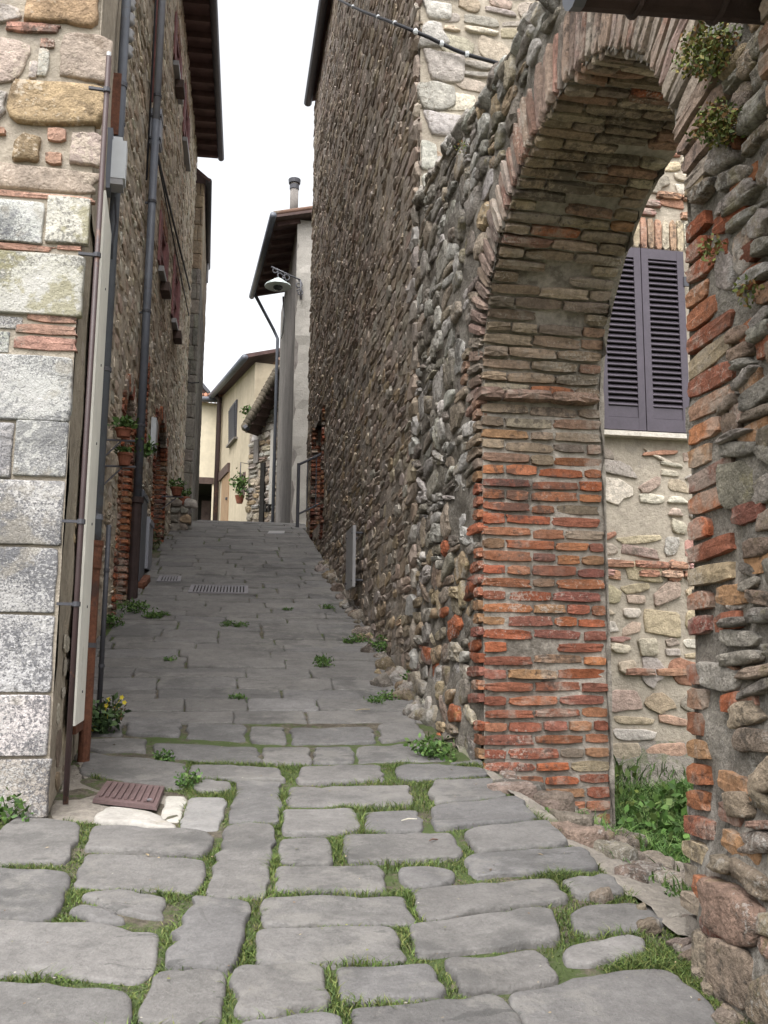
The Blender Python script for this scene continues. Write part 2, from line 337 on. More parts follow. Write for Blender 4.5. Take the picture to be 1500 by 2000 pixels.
def block_piece(r):
    cr = .03; pts = []
    for cx, cy, a0 in ((.5-cr, .5-cr, 0), (-.5+cr, .5-cr, 90), (-.5+cr, -.5+cr, 180), (.5-cr, -.5+cr, 270)):
        for a in (0, 45, 90): pts.append((cx+cr*math.cos(math.radians(a0+a)), cy+cr*math.sin(math.radians(a0+a))))
        nx = {0: (-1, 0), 90: (0, -1), 180: (1, 0), 270: (0, 1)}[a0]
        for t in (.2, .4, .6, .8): pts.append((pts[-1][0] if False else (cx+cr*math.cos(math.radians(a0+90)))+nx[0]*(1-2*cr)*t, (cy+cr*math.sin(math.radians(a0+90)))+nx[1]*(1-2*cr)*t))
    p = np.array(pts); n = len(p); o = r.random(3)*40
    p = p*(1+.016*fbm(np.concatenate([p*6+o[:2], np.full((n, 1), o[2])], 1), 3))[:, None]
    V = []; Fc = []
    rings = ((1.0, -1.0), (1.0, .35), (.988, .75), (.955, .95), (.7, 1.0), (.35, 1.0))
    for q, d in rings:
        f = fbm(np.concatenate([p*q*4+o[:2], np.full((n, 1), o[2])], 1), 3)
        V.append(np.stack([p[:, 0]*q, -(d+(.18 if d > .5 else 0)*f), p[:, 1]*q], 1))
    V = np.concatenate(V+[np.array([[0, -1.0, 0]])]); k = len(rings)
    for i in range(k-1):
        for j in range(n): Fc.append((i*n+j, i*n+(j+1) % n, (i+1)*n+(j+1) % n, (i+1)*n+j))
    for j in range(n): Fc.append(((k-1)*n+j, (k-1)*n+(j+1) % n, k*n))
    return V, Fc
P_BLOCK = dict(name='block', shapes=[block_piece(np.random.default_rng(500+i)) for i in range(10)], mats={}, smooth=True)
_meshcache = {}
def piece_mesh(pl, i, m):
    k = (pl['name'], i, m)
    if k not in _meshcache:
        V, Fc = pl['shapes'][i]
        me = bpy.data.meshes.new(pl['name']); me.from_pydata(V.tolist(), [], Fc); me.materials.append(MT[m]); set_tint(me, np.ones((len(V), 3)))
        if pl['smooth']: me.polygons.foreach_set('use_smooth', [True]*len(me.polygons))
        _meshcache[k] = me
    return _meshcache[k]
class Field:
    """a list of pieces; the largest in view become objects, the rest one stuff part"""
    def __init__(s): s.it = []
    def put(s, C, N, V, w, h, d, tint, rot=0.0):
        N = np.asarray(N, float); V = np.asarray(V, float); U = np.cross(V, N)
        if rot: U, V = U*math.cos(rot)+V*math.sin(rot), V*math.cos(rot)-U*math.sin(rot)
        s.it.append((np.asarray(C, float), U, V, N, w, h, d, np.asarray(tint, float)))
    def emit(s, pl, m, parent, name, limit=300, min_px=9.0):
        n = len(s.it)
        if not n: return
        size = np.zeros(n)
        for i, (C, U, V, N, w_, h_, d_, t_) in enumerate(s.it):
            x, y, z = proj(C)
            if z < .1 or x < -60 or x > 1560 or y < -60 or y > 2060: continue
            xa, ya, _ = proj(C+U*w_/2); xb, yb, _ = proj(C+V*h_/2)
            size[i] = math.sqrt(abs((xa-x)*(yb-y)-(ya-y)*(xb-x))*4)
        order = np.argsort(-size); singles = [i for i in order[:limit] if size[i] >= min_px]; sset = set(singles)
        base = wloc(parent)
        for i in singles:
            C, U, V, N, w_, h_, d_, t_ = s.it[i]
            o = new_obj(name, piece_mesh(pl, int(rng.integers(len(pl['shapes']))), m), parent)
            q = C-np.array(base)
            o.matrix_basis = Matrix(((U[0]*w_, -N[0]*d_, V[0]*h_, q[0]), (U[1]*w_, -N[1]*d_, V[1]*h_, q[1]), (U[2]*w_, -N[2]*d_, V[2]*h_, q[2]), (0, 0, 0, 1)))
            o.color = (*t_, 1)
        rest = [i for i in range(n) if i not in sset]
        if rest:
            vs_, fs_, ts_, off = [], [], [], 0
            ch = rng.integers(len(pl['shapes']), size=len(rest))
            for q in range(len(pl['shapes'])):
                idx = [rest[k] for k in np.nonzero(ch == q)[0]]
                if not idx: continue
                V0, F0 = pl['shapes'][q]; nv = len(V0)
                C = np.array([s.it[i][0] for i in idx]); U = np.array([s.it[i][1]*s.it[i][4] for i in idx])
                V = np.array([s.it[i][2]*s.it[i][5] for i in idx]); N = np.array([-s.it[i][3]*s.it[i][6] for i in idx]); T = np.array([s.it[i][7] for i in idx])
                P = C[:, None]+U[:, None]*V0[None, :, :1]+N[:, None]*V0[None, :, 1:2]+V[:, None]*V0[None, :, 2:]
                vs_.append(P.reshape(-1, 3)); ts_.append(np.repeat(T, nv, 0))
                for k in range(len(idx)):
                    fs_ += [tuple(a+off for a in f) for f in F0]; off += nv
            P = np.concatenate(vs_); c = P.mean(0)
            me = bpy.data.meshes.new(name); me.from_pydata((P-c).tolist(), [], fs_); me.materials.append(MT[m]); set_tint(me, np.concatenate(ts_))
            if pl['smooth']: me.polygons.foreach_set('use_smooth', [True]*len(me.polygons))
            o = new_obj(name, me, parent); o.location = Vector(c)-base; stuff(o)
def pick(pal, v=.12):
    c = np.array(pal[int(rng.integers(len(pal)))]); return np.clip(c*(1+rng.normal(0, v))*(1+rng.normal(0, .018, 3)), .01, .9)
def rubble(fl, O, U, N, u0, u1, v0f, v1f, hr, wr, pal, ok=lambda u, v, w, h: True, d=(.02, .05), gap=.008, tilt=.05, split=.3, palf=None, fill=1.0, tv=.12):
    """courses of uneven stones on the plane O + U*u + z*v"""
    O = np.asarray(O, float); U = np.asarray(U, float); V = np.array([0, 0, 1.0]); N = np.asarray(N, float)
    v = v0f
    while v < v1f:
        h = rng.uniform(*hr); u = u0-rng.uniform(0, wr[0])
        while u < u1:
            wd = rng.uniform(*wr)
            parts = [(v, h)]
            if rng.random() < split:
                q = rng.uniform(.35, .65); parts = [(v, h*q), (v+h*q, h*(1-q))]
            for (vv, hh) in parts:
                uc, vc = u+wd/2, vv+hh/2+rng.normal(0, .006)
                if rng.random() < fill and ok(uc, vc, wd, hh):
                    t = pick(palf(uc, vc) if palf else pal, tv)
                    fl.put(O+U*uc+V*vc+N*rng.normal(0, .004), N, V, max(wd-gap, .02)*rng.uniform(.93, 1.02), max(hh-gap, .015)*rng.uniform(.92, 1.04), rng.uniform(*d), t, rng.normal(0, tilt))
            u += wd
        v += h
def sheet(mb, O, U, N, u0, u1, v0, v1, step, amp, hole=lambda u, v: False, top=None, scale=3.0):
    """an uneven wall face; cells for which hole() holds are left out"""
    O = np.asarray(O, float); U = np.asarray(U, float); N = np.asarray(N, float)
    nu = max(1, int(round((u1-u0)/step))); nv = max(1, int(round((v1-v0)/step)))
    uu = np.linspace(u0, u1, nu+1); vv = np.linspace(v0, v1, nv+1)
    A, B = np.meshgrid(uu, vv)
    P = O+U*A[..., None]+np.array([0, 0, 1.0])*B[..., None]
    P = P+N*(amp*fbm(P*scale, 3))[..., None]
    f = []
    flip = (np.cross(U, np.array([0, 0, 1.0])) @ N) < 0
    for j in range(nv):
        for i in range(nu):
            if hole((uu[i]+uu[i+1])/2, (vv[j]+vv[j+1])/2): continue
            q = (j*(nu+1)+i, j*(nu+1)+i+1, (j+1)*(nu+1)+i+1, (j+1)*(nu+1)+i)
            f.append(q[::-1] if flip else q)
    mb.add(P.reshape(-1, 3), f)
def inpoly(P, poly):
    x, y = P[:, 0], P[:, 1]; r = np.zeros(len(P), bool); n = len(poly)
    for i in range(n):
        x0, y0 = poly[i]; x1, y1 = poly[(i+1) % n]
        c = (y0 > y) != (y1 > y)
        if abs(y1-y0) > 1e-12: r ^= c & (x < (x1-x0)*(y-y0)/(y1-y0)+x0)
    return r

# palettes (linear albedo)
BROWN = [(.32, .255, .20), (.29, .24, .20), (.345, .29, .24), (.31, .265, .23), (.26, .215, .18), (.35, .29, .22), (.29, .23, .185), (.32, .285, .25)]
GREYST = [(.32, .30, .275), (.38, .36, .335), (.27, .25, .22), (.24, .215, .18), (.43, .405, .375), (.30, .255, .20), (.20, .175, .15)]
OCHRE = [(.38, .29, .19), (.32, .25, .17), (.42, .355, .27), (.28, .23, .175), (.36, .32, .275), (.25, .195, .15)]
RED = [(.32, .105, .05), (.28, .09, .047), (.34, .14, .068), (.24, .09, .056), (.31, .125, .066), (.21, .085, .062), (.29, .165, .09), (.27, .12, .07)]
TAN = [(.26, .20, .145), (.22, .165, .12), (.29, .235, .175), (.24, .15, .105), (.20, .16, .125)]
PALE = [(.48, .42, .34), (.42, .35, .26), (.52, .46, .38), (.37, .32, .26), (.47, .38, .27), (.55, .50, .43), (.41, .37, .33), (.44, .34, .28)]
PINKBR = [(.42, .24, .16), (.36, .19, .13), (.45, .30, .21), (.38, .22, .19)]
Z = np.array([0, 0, 1.0])

# ================================================================== ground and street
def grid_mesh(name, xs, ys, zf, m, amp=0.0, scale=4.0, parent=None):
    X, Y = np.meshgrid(xs, ys); Zz = zf(X, Y)
    P = np.stack([X, Y, Zz], -1)
    if amp: P[..., 2] += amp*fbm(P*scale, 3)
    nx, ny = len(xs), len(ys)
    f = [(j*nx+i, j*nx+i+1, (j+1)*nx+i+1, (j+1)*nx+i) for j in range(ny-1) for i in range(nx-1)]
    mb = MB(); mb.add(P.reshape(-1, 3), f)
    return mb.build(name, m, parent, smooth=True)
terrain = struct(grid_mesh('ground', np.concatenate([np.linspace(-400, -8, 12), np.linspace(-7, 7, 15), np.linspace(8, 400, 12)]),
                 np.concatenate([np.linspace(-300, -9, 8), np.linspace(-8, 60, 69), np.linspace(70, 600, 12)]),
                 lambda x, y: np.minimum(ground(0*x, y), np.where((x > 1.3) & (y < 7.2), YARD, 99))-.30, 'soil'))
street = struct(grid_mesh('street', np.arange(-3.2, 1.47, .09), np.concatenate([np.arange(-3, 8, .09), np.arange(8, 46, .4)]),
                lambda x, y: ground(x, y)-.018, 'soil', amp=.007, scale=7))
street['label'] = 'sloping lane paved with worn grey sandstone slabs'
yard = struct(grid_mesh('path', np.arange(1.38, 5.3, .06), np.arange(0.4, 7.1, .06), lambda x, y: ground(x, y)-.022, 'path', amp=.035, scale=5))

def slab_mesh(poly, r, thick=.08, round_=.03, und=.004, jit=.005, tilt=0.0, grow=0.0):
    """poly: world xy corners, any winding -> piece with a worn rounded top, following the street"""
    p = np.array(poly, float)
    a = 0.5*np.sum(p[:, 0]*np.roll(p[:, 1], -1)-np.roll(p[:, 0], -1)*p[:, 1])
    if a < 0: p = p[::-1]
    cc_ = p.mean(0); dl = p-cc_; p = cc_+dl*(1+grow/np.maximum(np.linalg.norm(dl, axis=1), .05))[:, None]
    n = len(p); out = []
    for i in range(n):
        A, B, C = p[i-1], p[i], p[(i+1) % n]
        la, lc = np.linalg.norm(A-B), np.linalg.norm(C-B)
        q = min(round_*r.uniform(.7, 1.5), .35*la, .35*lc)
        ea, ec = B+(A-B)/max(la, 1e-6)*q, B+(C-B)/max(lc, 1e-6)*q
        out.append(ea); out.append(.25*ea+.5*B+.25*ec+.0*B); out.append(ec)
        m = int(max(0, (np.linalg.norm(C-B)-2*q)//.065))
        D = C+(B-C)/max(lc, 1e-6)*min(round_, .35*lc)
        for k in range(1, m+1):
            t = k/(m+1); e = ec+(D-ec)*t
            nrm = np.array([(D-ec)[1], -(D-ec)[0]]); nrm /= np.linalg.norm(nrm)+1e-9
            out.append(e+nrm*r.normal(0, jit))
    o = np.array(out); c = o.mean(0); k = len(o)
    def ring(sc_, inset, dz):
        d = o-c; l = np.linalg.norm(d, axis=1)[:, None]
        q = c+d*(np.maximum(1-inset/np.maximum(l, 1e-3), .6) if sc_ == 1 else sc_)
        z = hstreet(q[:, 1])+dz
        return np.concatenate([q, z[:, None]], 1)
    zt = r.normal(0, .004); gx, gy = r.normal(0, tilt, 2)
    R = [ring(1, -.002, -thick), ring(1, 0, -.010), ring(1, .005, -.003), ring(1, .012, 0), ring(1, .022, .0004), ring(1, .05, .0006), ring(.5, 0, .0)]
    for k_, q in enumerate(R):
        if k_ > 0: q[:, 2] += zt+(q[:, 0]-c[0])*gx+(q[:, 1]-c[1])*gy
        if k_ > 1: q[:, 2] += und*fbm(q*6, 2)
    ctr = np.array([[c[0], c[1], hstreet(c[1])+zt+r.normal(0, .002)]])
    V = np.concatenate(R+[ctr]); Fc = []
    for i in range(len(R)-1):
        for j in range(k): Fc.append((i*k+j, i*k+(j+1) % k, (i+1)*k+(j+1) % k, (i+1)*k+j))
    for j in range(k): Fc.append(((len(R)-1)*k+j, (len(R)-1)*k+(j+1) % k, len(R)*k))
    return V, Fc
SLABS_PX = [
 [(-45, 1690), (5, 1612), (30, 1594), (150, 1603), (157, 1612), (137, 1672), (125, 1682), (30, 1686)],
 [(182, 1613), (405, 1622), (417, 1650), (395, 1669), (165, 1658), (168, 1650)],
 [(167, 1665), (400, 1675), (397, 1720), (373, 1741), (143, 1726)],
 [(-60, 1690), (130, 1700), (139, 1711), (108, 1785), (75, 1795), (-60, 1790)],
 [(168, 1740), (240, 1735), (325, 1747), (320, 1795), (240, 1780), (158, 1750)],
 [(133, 1775), (155, 1766), (220, 1775), (250, 1799), (190, 1800)],
 [(-60, 1792), (0, 1792), (200, 1800), (312, 1817), (300, 1890), (270, 1912), (150, 1902), (-60, 1895)],
 [(-60, 1915), (30, 1915), (245, 1935), (257, 1950), (250, 2010), (-60, 2010)],
 [(-60, 2025), (255, 2025), (250, 2100), (-60, 2100)],
 [(462, 1527), (550, 1525), (545, 1605), (446, 1606)],
 [(440, 1611), (530, 1609), (537, 1620), (520, 1745), (510, 1749), (400, 1745)],
 [(377, 1747), (492, 1760), (463, 1880), (445, 1895), (320, 1885)],
 [(305, 1890), (437, 1895), (442, 1910), (430, 1997), (272, 1993), (270, 1970)],
 [(270, 2003), (430, 2005), (425, 2090), (255, 2090)],
 [(588, 1496), (742, 1492), (752, 1522), (582, 1528)],
 [(772, 1495), (795, 1489), (860, 1490), (945, 1499), (955, 1510), (900, 1515), (800, 1521), (775, 1515)],
 [(878, 1487), (940, 1478), (944, 1490), (890, 1488)],
 [(565, 1533), (800, 1532), (808, 1569), (700, 1572), (562, 1570)],
 [(835, 1546), (850, 1521), (960, 1519), (992, 1555), (850, 1566)],
 [(553, 1580), (690, 1577), (706, 1621), (690, 1628), (552, 1627)],
 [(712, 1584), (815, 1579), (827, 1614), (820, 1621), (712, 1624)],
 [(842, 1580), (850, 1574), (1010, 1558), (1050, 1598), (1040, 1604), (850, 1619)],
 [(547, 1637), (640, 1635), (651, 1679), (640, 1686), (547, 1684)],
 [(668, 1632), (880, 1625), (904, 1660), (895, 1671), (682, 1681)],
 [(905, 1627), (920, 1618), (1070, 1607), (1110, 1645), (1100, 1651), (935, 1664)],
 [(540, 1690), (740, 1689), (754, 1734), (740, 1740), (538, 1739)],
 [(778, 1693), (840, 1689), (887, 1695), (887, 1715), (870, 1724), (800, 1731), (780, 1715)],
 [(905, 1678), (920, 1669), (1140, 1653), (1168, 1690), (1165, 1697), (930, 1711)],
 [(513, 1753), (520, 1751), (790, 1748), (814, 1794), (800, 1802), (512, 1803)],
 [(808, 1738), (830, 1733), (1080, 1713), (1111, 1751), (1100, 1759), (840, 1790), (820, 1784)],
 [(1096, 1718), (1180, 1709), (1200, 1715), (1222, 1741), (1130, 1751)],
 [(502, 1813), (510, 1809), (770, 1808), (794, 1864), (785, 1871), (520, 1880), (500, 1874)],
 [(801, 1806), (815, 1800), (1060, 1773), (1080, 1778), (1094, 1829), (1080, 1837), (830, 1863), (812, 1857)],
 [(1110, 1783), (1140, 1770), (1230, 1756), (1300, 1775), (1310, 1790), (1270, 1809), (1150, 1824), (1125, 1815)],
 [(455, 1896), (470, 1889), (630, 1884), (647, 1954), (640, 1966), (480, 1983), (458, 1974)],
 [(655, 1889), (665, 1885), (840, 1877), (872, 1929), (860, 1941), (665, 1954)],
 [(868, 1873), (880, 1868), (1050, 1856), (1091, 1904), (1085, 1914), (910, 1937), (898, 1929)],
 [(1098, 1860), (1110, 1848), (1230, 1823), (1258, 1830), (1262, 1850), (1240, 1862), (1150, 1884), (1105, 1879)],
 [(465, 1995), (640, 1978), (668, 1985), (675, 2060), (460, 2060)],
 [(686, 1971), (700, 1967), (960, 1942), (985, 1950), (1035, 2020), (1030, 2060), (700, 2060)],
 [(992, 1945), (1002, 1938), (1200, 1896), (1310, 1893), (1395, 1965), (1430, 2060), (1070, 2060)],
 [(155, 1500), (165, 1468), (365, 1488), (361, 1535), (340, 1539), (160, 1508)],
 [(372, 1519), (372, 1492), (545, 1500), (559, 1522), (460, 1523)],
 [(372, 1531), (400, 1521), (450, 1528), (452, 1545), (385, 1543)],
 [(298, 1448), (503, 1455), (510, 1488), (302, 1475)],
 [(513, 1457), (603, 1457), (608, 1489), (514, 1489)],
 [(615, 1455), (685, 1455), (692, 1487), (612, 1487)],
 [(696, 1455), (840, 1446), (880, 1465), (870, 1480), (699, 1487)],
 [(165, 1441), (287, 1443), (285, 1467), (163, 1461)],
 [(168, 1412), (240, 1407), (240, 1434), (166, 1434)],
 [(248, 1400), (355, 1405), (350, 1436), (246, 1430)],
 [(365, 1410), (478, 1412), (480, 1444), (364, 1439)],
 [(490, 1418), (555, 1420), (560, 1449), (491, 1446)],
 [(570, 1420), (725, 1418), (735, 1447), (569, 1449)],
 [(738, 1415), (800, 1397), (836, 1438), (745, 1447)],
]
WHITE_PX = [[(182, 1595), (212, 1579), (300, 1585), (344, 1611), (344, 1617), (190, 1605)],
            [(311, 1595), (326, 1550), (364, 1552), (350, 1600)],
            [(353, 1612), (369, 1556), (440, 1556), (445, 1565), (426, 1619), (356, 1617)]]
GREYPAV = [(.134, .128, .123), (.143, .136, .130), (.125, .120, .117), (.139, .132, .126), (.150, .143, .137), (.131, .126, .124)]
slabs = []       # (poly xy)
for px in SLABS_PX: slabs.append([street_pt(*p)[:2] for p in px])
whites = [[street_pt(*p)[:2] for p in px] for px in WHITE_PX]
near_polys = [np.array(s) for s in slabs+whites]
def left_edge(y): return np.interp(y, [2, 4.3, 5.4, 6.3, 6.45, 18.4, 18.7, 40], [-.9, -.62, -.70, -.80, -1.06, -.70, -.40, -.40])
Y0 = float(street_pt(500, 1410)[1])
y = Y0; far_slabs = []
while y < 26:
    dep = rng.uniform(.22, .35) if y < 14 else rng.uniform(.28, .42)
    x = left_edge(y)+.02+rng.uniform(0, .15); xr = 1.43 if y < 17 else 1.6
    if x > left_edge(y)+.07: far_slabs.append([(left_edge(y)-.03, y+.005), (x-.008, y+.004), (x-.008, y+dep-.006), (left_edge(y)-.03, y+dep-.006)])
    while x < xr:
        l = rng.uniform(.34, .88); x1 = min(x+l, xr)
        if xr-x1 < .12: x1 = xr
        g = .010+.008*rng.random()
        j = lambda: rng.normal(0, .007)
        ya, yb = y+g/2+rng.uniform(0, .006), y+dep-g/2
        bow = lambda xx: .06*((xx-.3)**2-.5)*0+.03*math.sin(xx*2.1+y)
        if rng.random() < .12 and dep > .22:
            ym = y+dep*rng.uniform(.4, .6)
            for (a, b) in ((ya, ym-.005), (ym+.005, yb)):
                far_slabs.append([(x+g/2+j(), a+bow(x)), (x1-g/2+j(), a+bow(x1)), (x1-g/2+j(), b+bow(x1)), (x+g/2+j(), b+bow(x))])
        else: far_slabs.append([(x+g/2+j(), ya+bow(x)+j()*.5), (x1-g/2+j(), ya+bow(x1)+j()*.5), (x1-g/2+j(), yb+bow(x1)), (x+g/2+j(), yb+bow(x))])
        x = x1
    y += dep
ns = 0; merged_v, merged_f, merged_t, off = [], [], [], 0
for i, poly in enumerate(slabs+far_slabs):
    near = i < len(slabs)
    V, Fc = slab_mesh(poly, rng, round_=.028 if near else .018, und=.007 if near else .004, jit=.007 if near else .004, tilt=.004 if near else .005, grow=.002 if near else .002, thick=.14 if near else .08)
    t = np.array(GREYPAV[int(rng.integers(len(GREYPAV)))])*(1+rng.normal(0, .07))
    if i < 298:
        c = V.mean(0); me = bpy.data.meshes.new('paving_slab'); me.from_pydata((V-c).tolist(), [], Fc); me.materials.append(MT['paving'])
        set_tint(me, np.ones((len(V), 3))); me.polygons.foreach_set('use_smooth', [True]*len(me.polygons))
        o = new_obj('paving_slab', me, street); o.location = Vector(c)-wloc(street); o.color = (*t, 1)
    else:
        merged_v.append(V); merged_f += [tuple(a+off for a in f) for f in Fc]; off += len(V); merged_t.append(np.tile(t, (len(V), 1)))
if merged_v:
    V = np.concatenate(merged_v); me = bpy.data.meshes.new('paving_slab'); me.from_pydata((V-np.array(wloc(street))).tolist(), [], merged_f); me.materials.append(MT['paving'])
    set_tint(me, np.concatenate(merged_t)); stuff(new_obj('paving_slab', me, street))
for poly, t, nm in zip(whites, [(.36, .34, .31), (.42, .40, .36), (.22, .212, .205)], ['marble_slab', 'marble_slab', 'paving_slab']):
    V, Fc = slab_mesh(poly, rng, round_=.03, und=.01); c = V.mean(0)
    me = bpy.data.meshes.new(nm); me.from_pydata((V-c).tolist(), [], Fc); me.materials.append(MT['marble']); set_tint(me, np.ones((len(V), 3)))
    me.polygons.foreach_set('use_smooth', [True]*len(me.polygons))
    o = new_obj(nm, me, street); o.location = Vector(c)-wloc(street); o.color = (*t, 1)
# mortar patch round the manhole
pp = [street_pt(*p)[:2] for p in [(98, 1590), (118, 1500), (150, 1466), (160, 1512), (345, 1543), (368, 1550), (345, 1618), (180, 1603), (160, 1600)]]
V, Fc = slab_mesh(pp, rng, round_=.02, und=.012, jit=.012); V[:, 2] -= .012
mb = MB(); mb.add(V, Fc); mb.build('mortar_patch', 'path', street, smooth=True)
near_polys.append(np.array(pp))
# manhole cover
def flat_frame(px4):
    P = [street_pt(*p) for p in px4]; return P
c4 = flat_frame([(180, 1568), (306, 1583), (322, 1542), (208, 1531)])
def quadpt(c, s, t): return (1-s)*(1-t)*c[0]+s*(1-t)*c[1]+s*t*c[2]+(1-s)*t*c[3]
mh = thing('manhole_cover', 'ribbed brown iron manhole cover set in mortar beside white marble scraps', 'manhole cover', c4[0])
mb = MB(); n3 = np.cross(c4[1]-c4[0], c4[3]-c4[0]); n3 /= np.linalg.norm(n3)
lo = [quadpt(c4, s, t)+n3*.000 for s, t in ((0, 0), (1, 0), (1, 1), (0, 1))]; hi = [quadpt(c4, s, t)+n3*.016 for s, t in ((.01, .01), (.99, .01), (.99, .99), (.01, .99))]
mb.add(lo+hi, [(4, 5, 6, 7), (0, 1, 5, 4), (1, 2, 6, 5), (2, 3, 7, 6), (3, 0, 4, 7)]); mb.build('plate', 'cover', mh)
for k in range(9):
    s = .10+.8*k/8; a, b = quadpt(c4, s, .12)+n3*.019, quadpt(c4, s, .88)+n3*.019
    mb = MB(); mb.beam(a, b, .013, .009, up=n3); mb.build('rib', 'cover', mh)
mb = MB(); mb.lathe(quadpt(c4, .86, .2)+n3*.02, [(.012, 0), (.012, .006)], 8); mb.build('lift_hole', 'grate', mh)
# drain grates
def grate(px4, label, nb, wide):
    c = flat_frame(px4); n = np.cross(c[1]-c[0], c[3]-c[0]); n /= np.linalg.norm(n)
    g = thing('drain_grate', label, 'drain grate', c[0], 'metal drain grates across the lane')
    mb = MB(); q = lambda s, t: quadpt(c, s, t)+n*.004
    for a, b in (((0, 0), (1, 0)), ((1, 0), (1, 1)), ((1, 1), (0, 1)), ((0, 1), (0, 0))): mb.beam(q(*a), q(*b), .03, .02, up=n)
    mb.build('frame', 'grate', g)
    mb = MB(); mb.add([q(0, 0)-n*.003, q(1, 0)-n*.003, q(1, 1)-n*.003, q(0, 1)-n*.003], [(0, 1, 2, 3)]); mb.build('pit', 'void', g)
    for k in range(nb):
        s = (k+.5)/nb; mb = MB(); mb.beam(q(s, .02), q(s, .98), wide, .014, up=n); mb.build('bar', 'grate', g)
grate([(370, 1158), (482, 1160), (482, 1146), (376, 1144)], 'long pale metal drain grate across the middle of the lane', 17, .02)
grate([(308, 1137), (350, 1137), (352, 1127), (314, 1126)], 'small square drain grate up the lane, behind the long grate', 7, .02)
c = street_pt(530, 1041); mh2 = [street_pt(*p) for p in [(522, 1043), (555, 1043), (556, 1038), (526, 1038)]]
mb = MB(); mb.add([p+Z*.012 for p in mh2]+[p-Z*.02 for p in mh2], [(0, 1, 2, 3), (0, 4, 5, 1), (1, 5, 6, 2), (2, 6, 7, 3), (3, 7, 4, 0)])
tag(mb.build('manhole_cover', 'plate'), 'flat dark cover in the lane near the stone steps at the top', 'manhole cover')

# ================================================================== arch wall on the right
XW = 1.45
YC, ZC, AE, BE = 4.0, 3.13, 1.25, 1.07
def ell(th): return np.array([YC+AE*math.cos(th), ZC+BE*math.sin(th)])
def elln(th):
    n = np.array([math.cos(th)/AE, math.sin(th)/BE]); return n/np.linalg.norm(n)
def wtop(y): return np.interp(y, [0.5, 2.0, 3.0, 3.97, 4.4, 5.09, 5.98, 6.6, 7.05], [4.6, 4.55, 4.62, 4.76, 4.86, 4.95, 5.18, 5.24, 5.30])
def in_open(y, z, e=0.0):
    if not (2.75-e < y < 5.25+e): return False
    if z < ZC: return (2.75+ (0.13*(ZC-z)/2.4))-e < y
    return ((y-YC)/(AE+e))**2+((z-ZC)/(BE+e))**2 < 1
aw = thing('arch_wall', 'ruined rubble wall pierced by a tall brick archway on the right', 'wall', (XW, 4.2, YARD))
def bulge(y, z):
    b = .10*float(1-sstep(.75, 1.45, z))*float(1-sstep(2.45, 2.95, y))+.05*float(1-sstep(1.2, 2.4, z))*float(1-sstep(2.5, 3.0, y))
    b += .10*float(1-sstep(1.1, 1.7, z-.0))*float(sstep(5.35, 5.9, y))
    return b
mb = MB()
def wsheet(mb, x, sgn, y0, y1, z0, z1, step, amp, hole):
    O = np.array([x, 0, 0.0]); nb0 = mb.n
    sheet(mb, O, (0, 1, 0), (sgn, 0, 0), y0, y1, z0, z1, step, amp, hole, scale=7)
wsheet(mb, XW+.006, -1, .6, 7.05, .45, 5.4, .032, .020, lambda y, z: in_open(y, z, .0) or z > wtop(y)-.02+.05*vnoise(np.array([y*5, 3.1, 0])))
for k, a in enumerate(mb.v):                     # swell towards the ground
    for p in a: p[0] -= bulge(p[1], p[2])
wsheet(mb, 2.17, 1, .6, 7.05, .45, 5.4, .1, .02, lambda y, z: in_open(y, z, .0) or z > wtop(y)-.02)
# jamb, soffit, near jamb and top surfaces of the core
def strip(mb, pts, x0, x1, n, amp=.012):
    P = np.array([[x0+(x1-x0)*i/n, p[0], p[1]] for p in pts for i in range(n+1)]); P = P+amp*np.stack([0*P[:, 0], fbm(P*7, 2), fbm(P*7+9, 2)], 1)
    mb.add(P, [(j*(n+1)+i, j*(n+1)+i+1, (j+1)*(n+1)+i+1, (j+1)*(n+1)+i) for j in range(len(pts)-1) for i in range(n)])
mb.build('wall_core', 'wall_mortar', aw, smooth=True)
mb = MB()
strip(mb, [(5.258, z) for z in np.arange(.45, ZC+.01, .06)]+[tuple(ell(t)+elln(t)*.012) for t in np.linspace(0, math.pi, 60)]+[(2.75+.13*(ZC-z)/2.4, z) for z in np.arange(ZC, .4, -.1)], XW+.004, 2.195, 14)
mb.box((XW+.010, 5.256, .5), (XW+.12, 5.33, ZC))
mb.build('opening_mortar', 'jamb_mortar', aw, smooth=True)
mb = MB()
strip(mb, [(y, float(wtop(y))-.03) for y in np.arange(.6, 7.06, .08)], XW+.02, 2.17, 8, .05)
mb.build('wall_top', 'dark_mortar', aw, smooth=True)
# bricks of the far jamb (faces the camera)
jb = Field(); row = 0; z = .62
while z < ZC-.02:
    x = XW-.005-(.145 if row % 2 else 0)*1.0
    x = XW-.004
    first = .14 if row % 2 else .29
    while x < 2.165:
        l = first if x < XW+.01 else rng.choice([.29, .29, .27, .145, .2])
        x1 = min(x+l, 2.17)
        if x1-x > .04 and rng.random() > .018:
            if z < 2.72: pal = RED if rng.random() < .92 else TAN
            else: pal = TAN if rng.random() < .8 else RED
            hgt = .053*rng.uniform(.82, 1.1)
            jb.put(((x+x1)/2, 5.25+rng.normal(0, .005), z+.036+rng.normal(0, .003)+.004*math.sin(x*5+z*3)), (0, -1, 0), Z, x1-x-.016, hgt, rng.uniform(.003, .014), pick(pal, .16), rng.normal(0, .014))
        x = x1
    z += .0715; row += 1
jb.emit(P_BRICK, 'brick', aw, 'jamb_brick')
# impost ledge
lg = Field(); x = XW-.03
for l in (.15, .29, .28): lg.put((x+l/2, 5.225, ZC+.035), (0, -1, 0), Z, l-.008, .062, .055, pick([(.22, .15, .12), (.25, .17, .13)]), 0); x += l
lg.emit(P_BRICK, 'brick', aw, 'impost_brick')
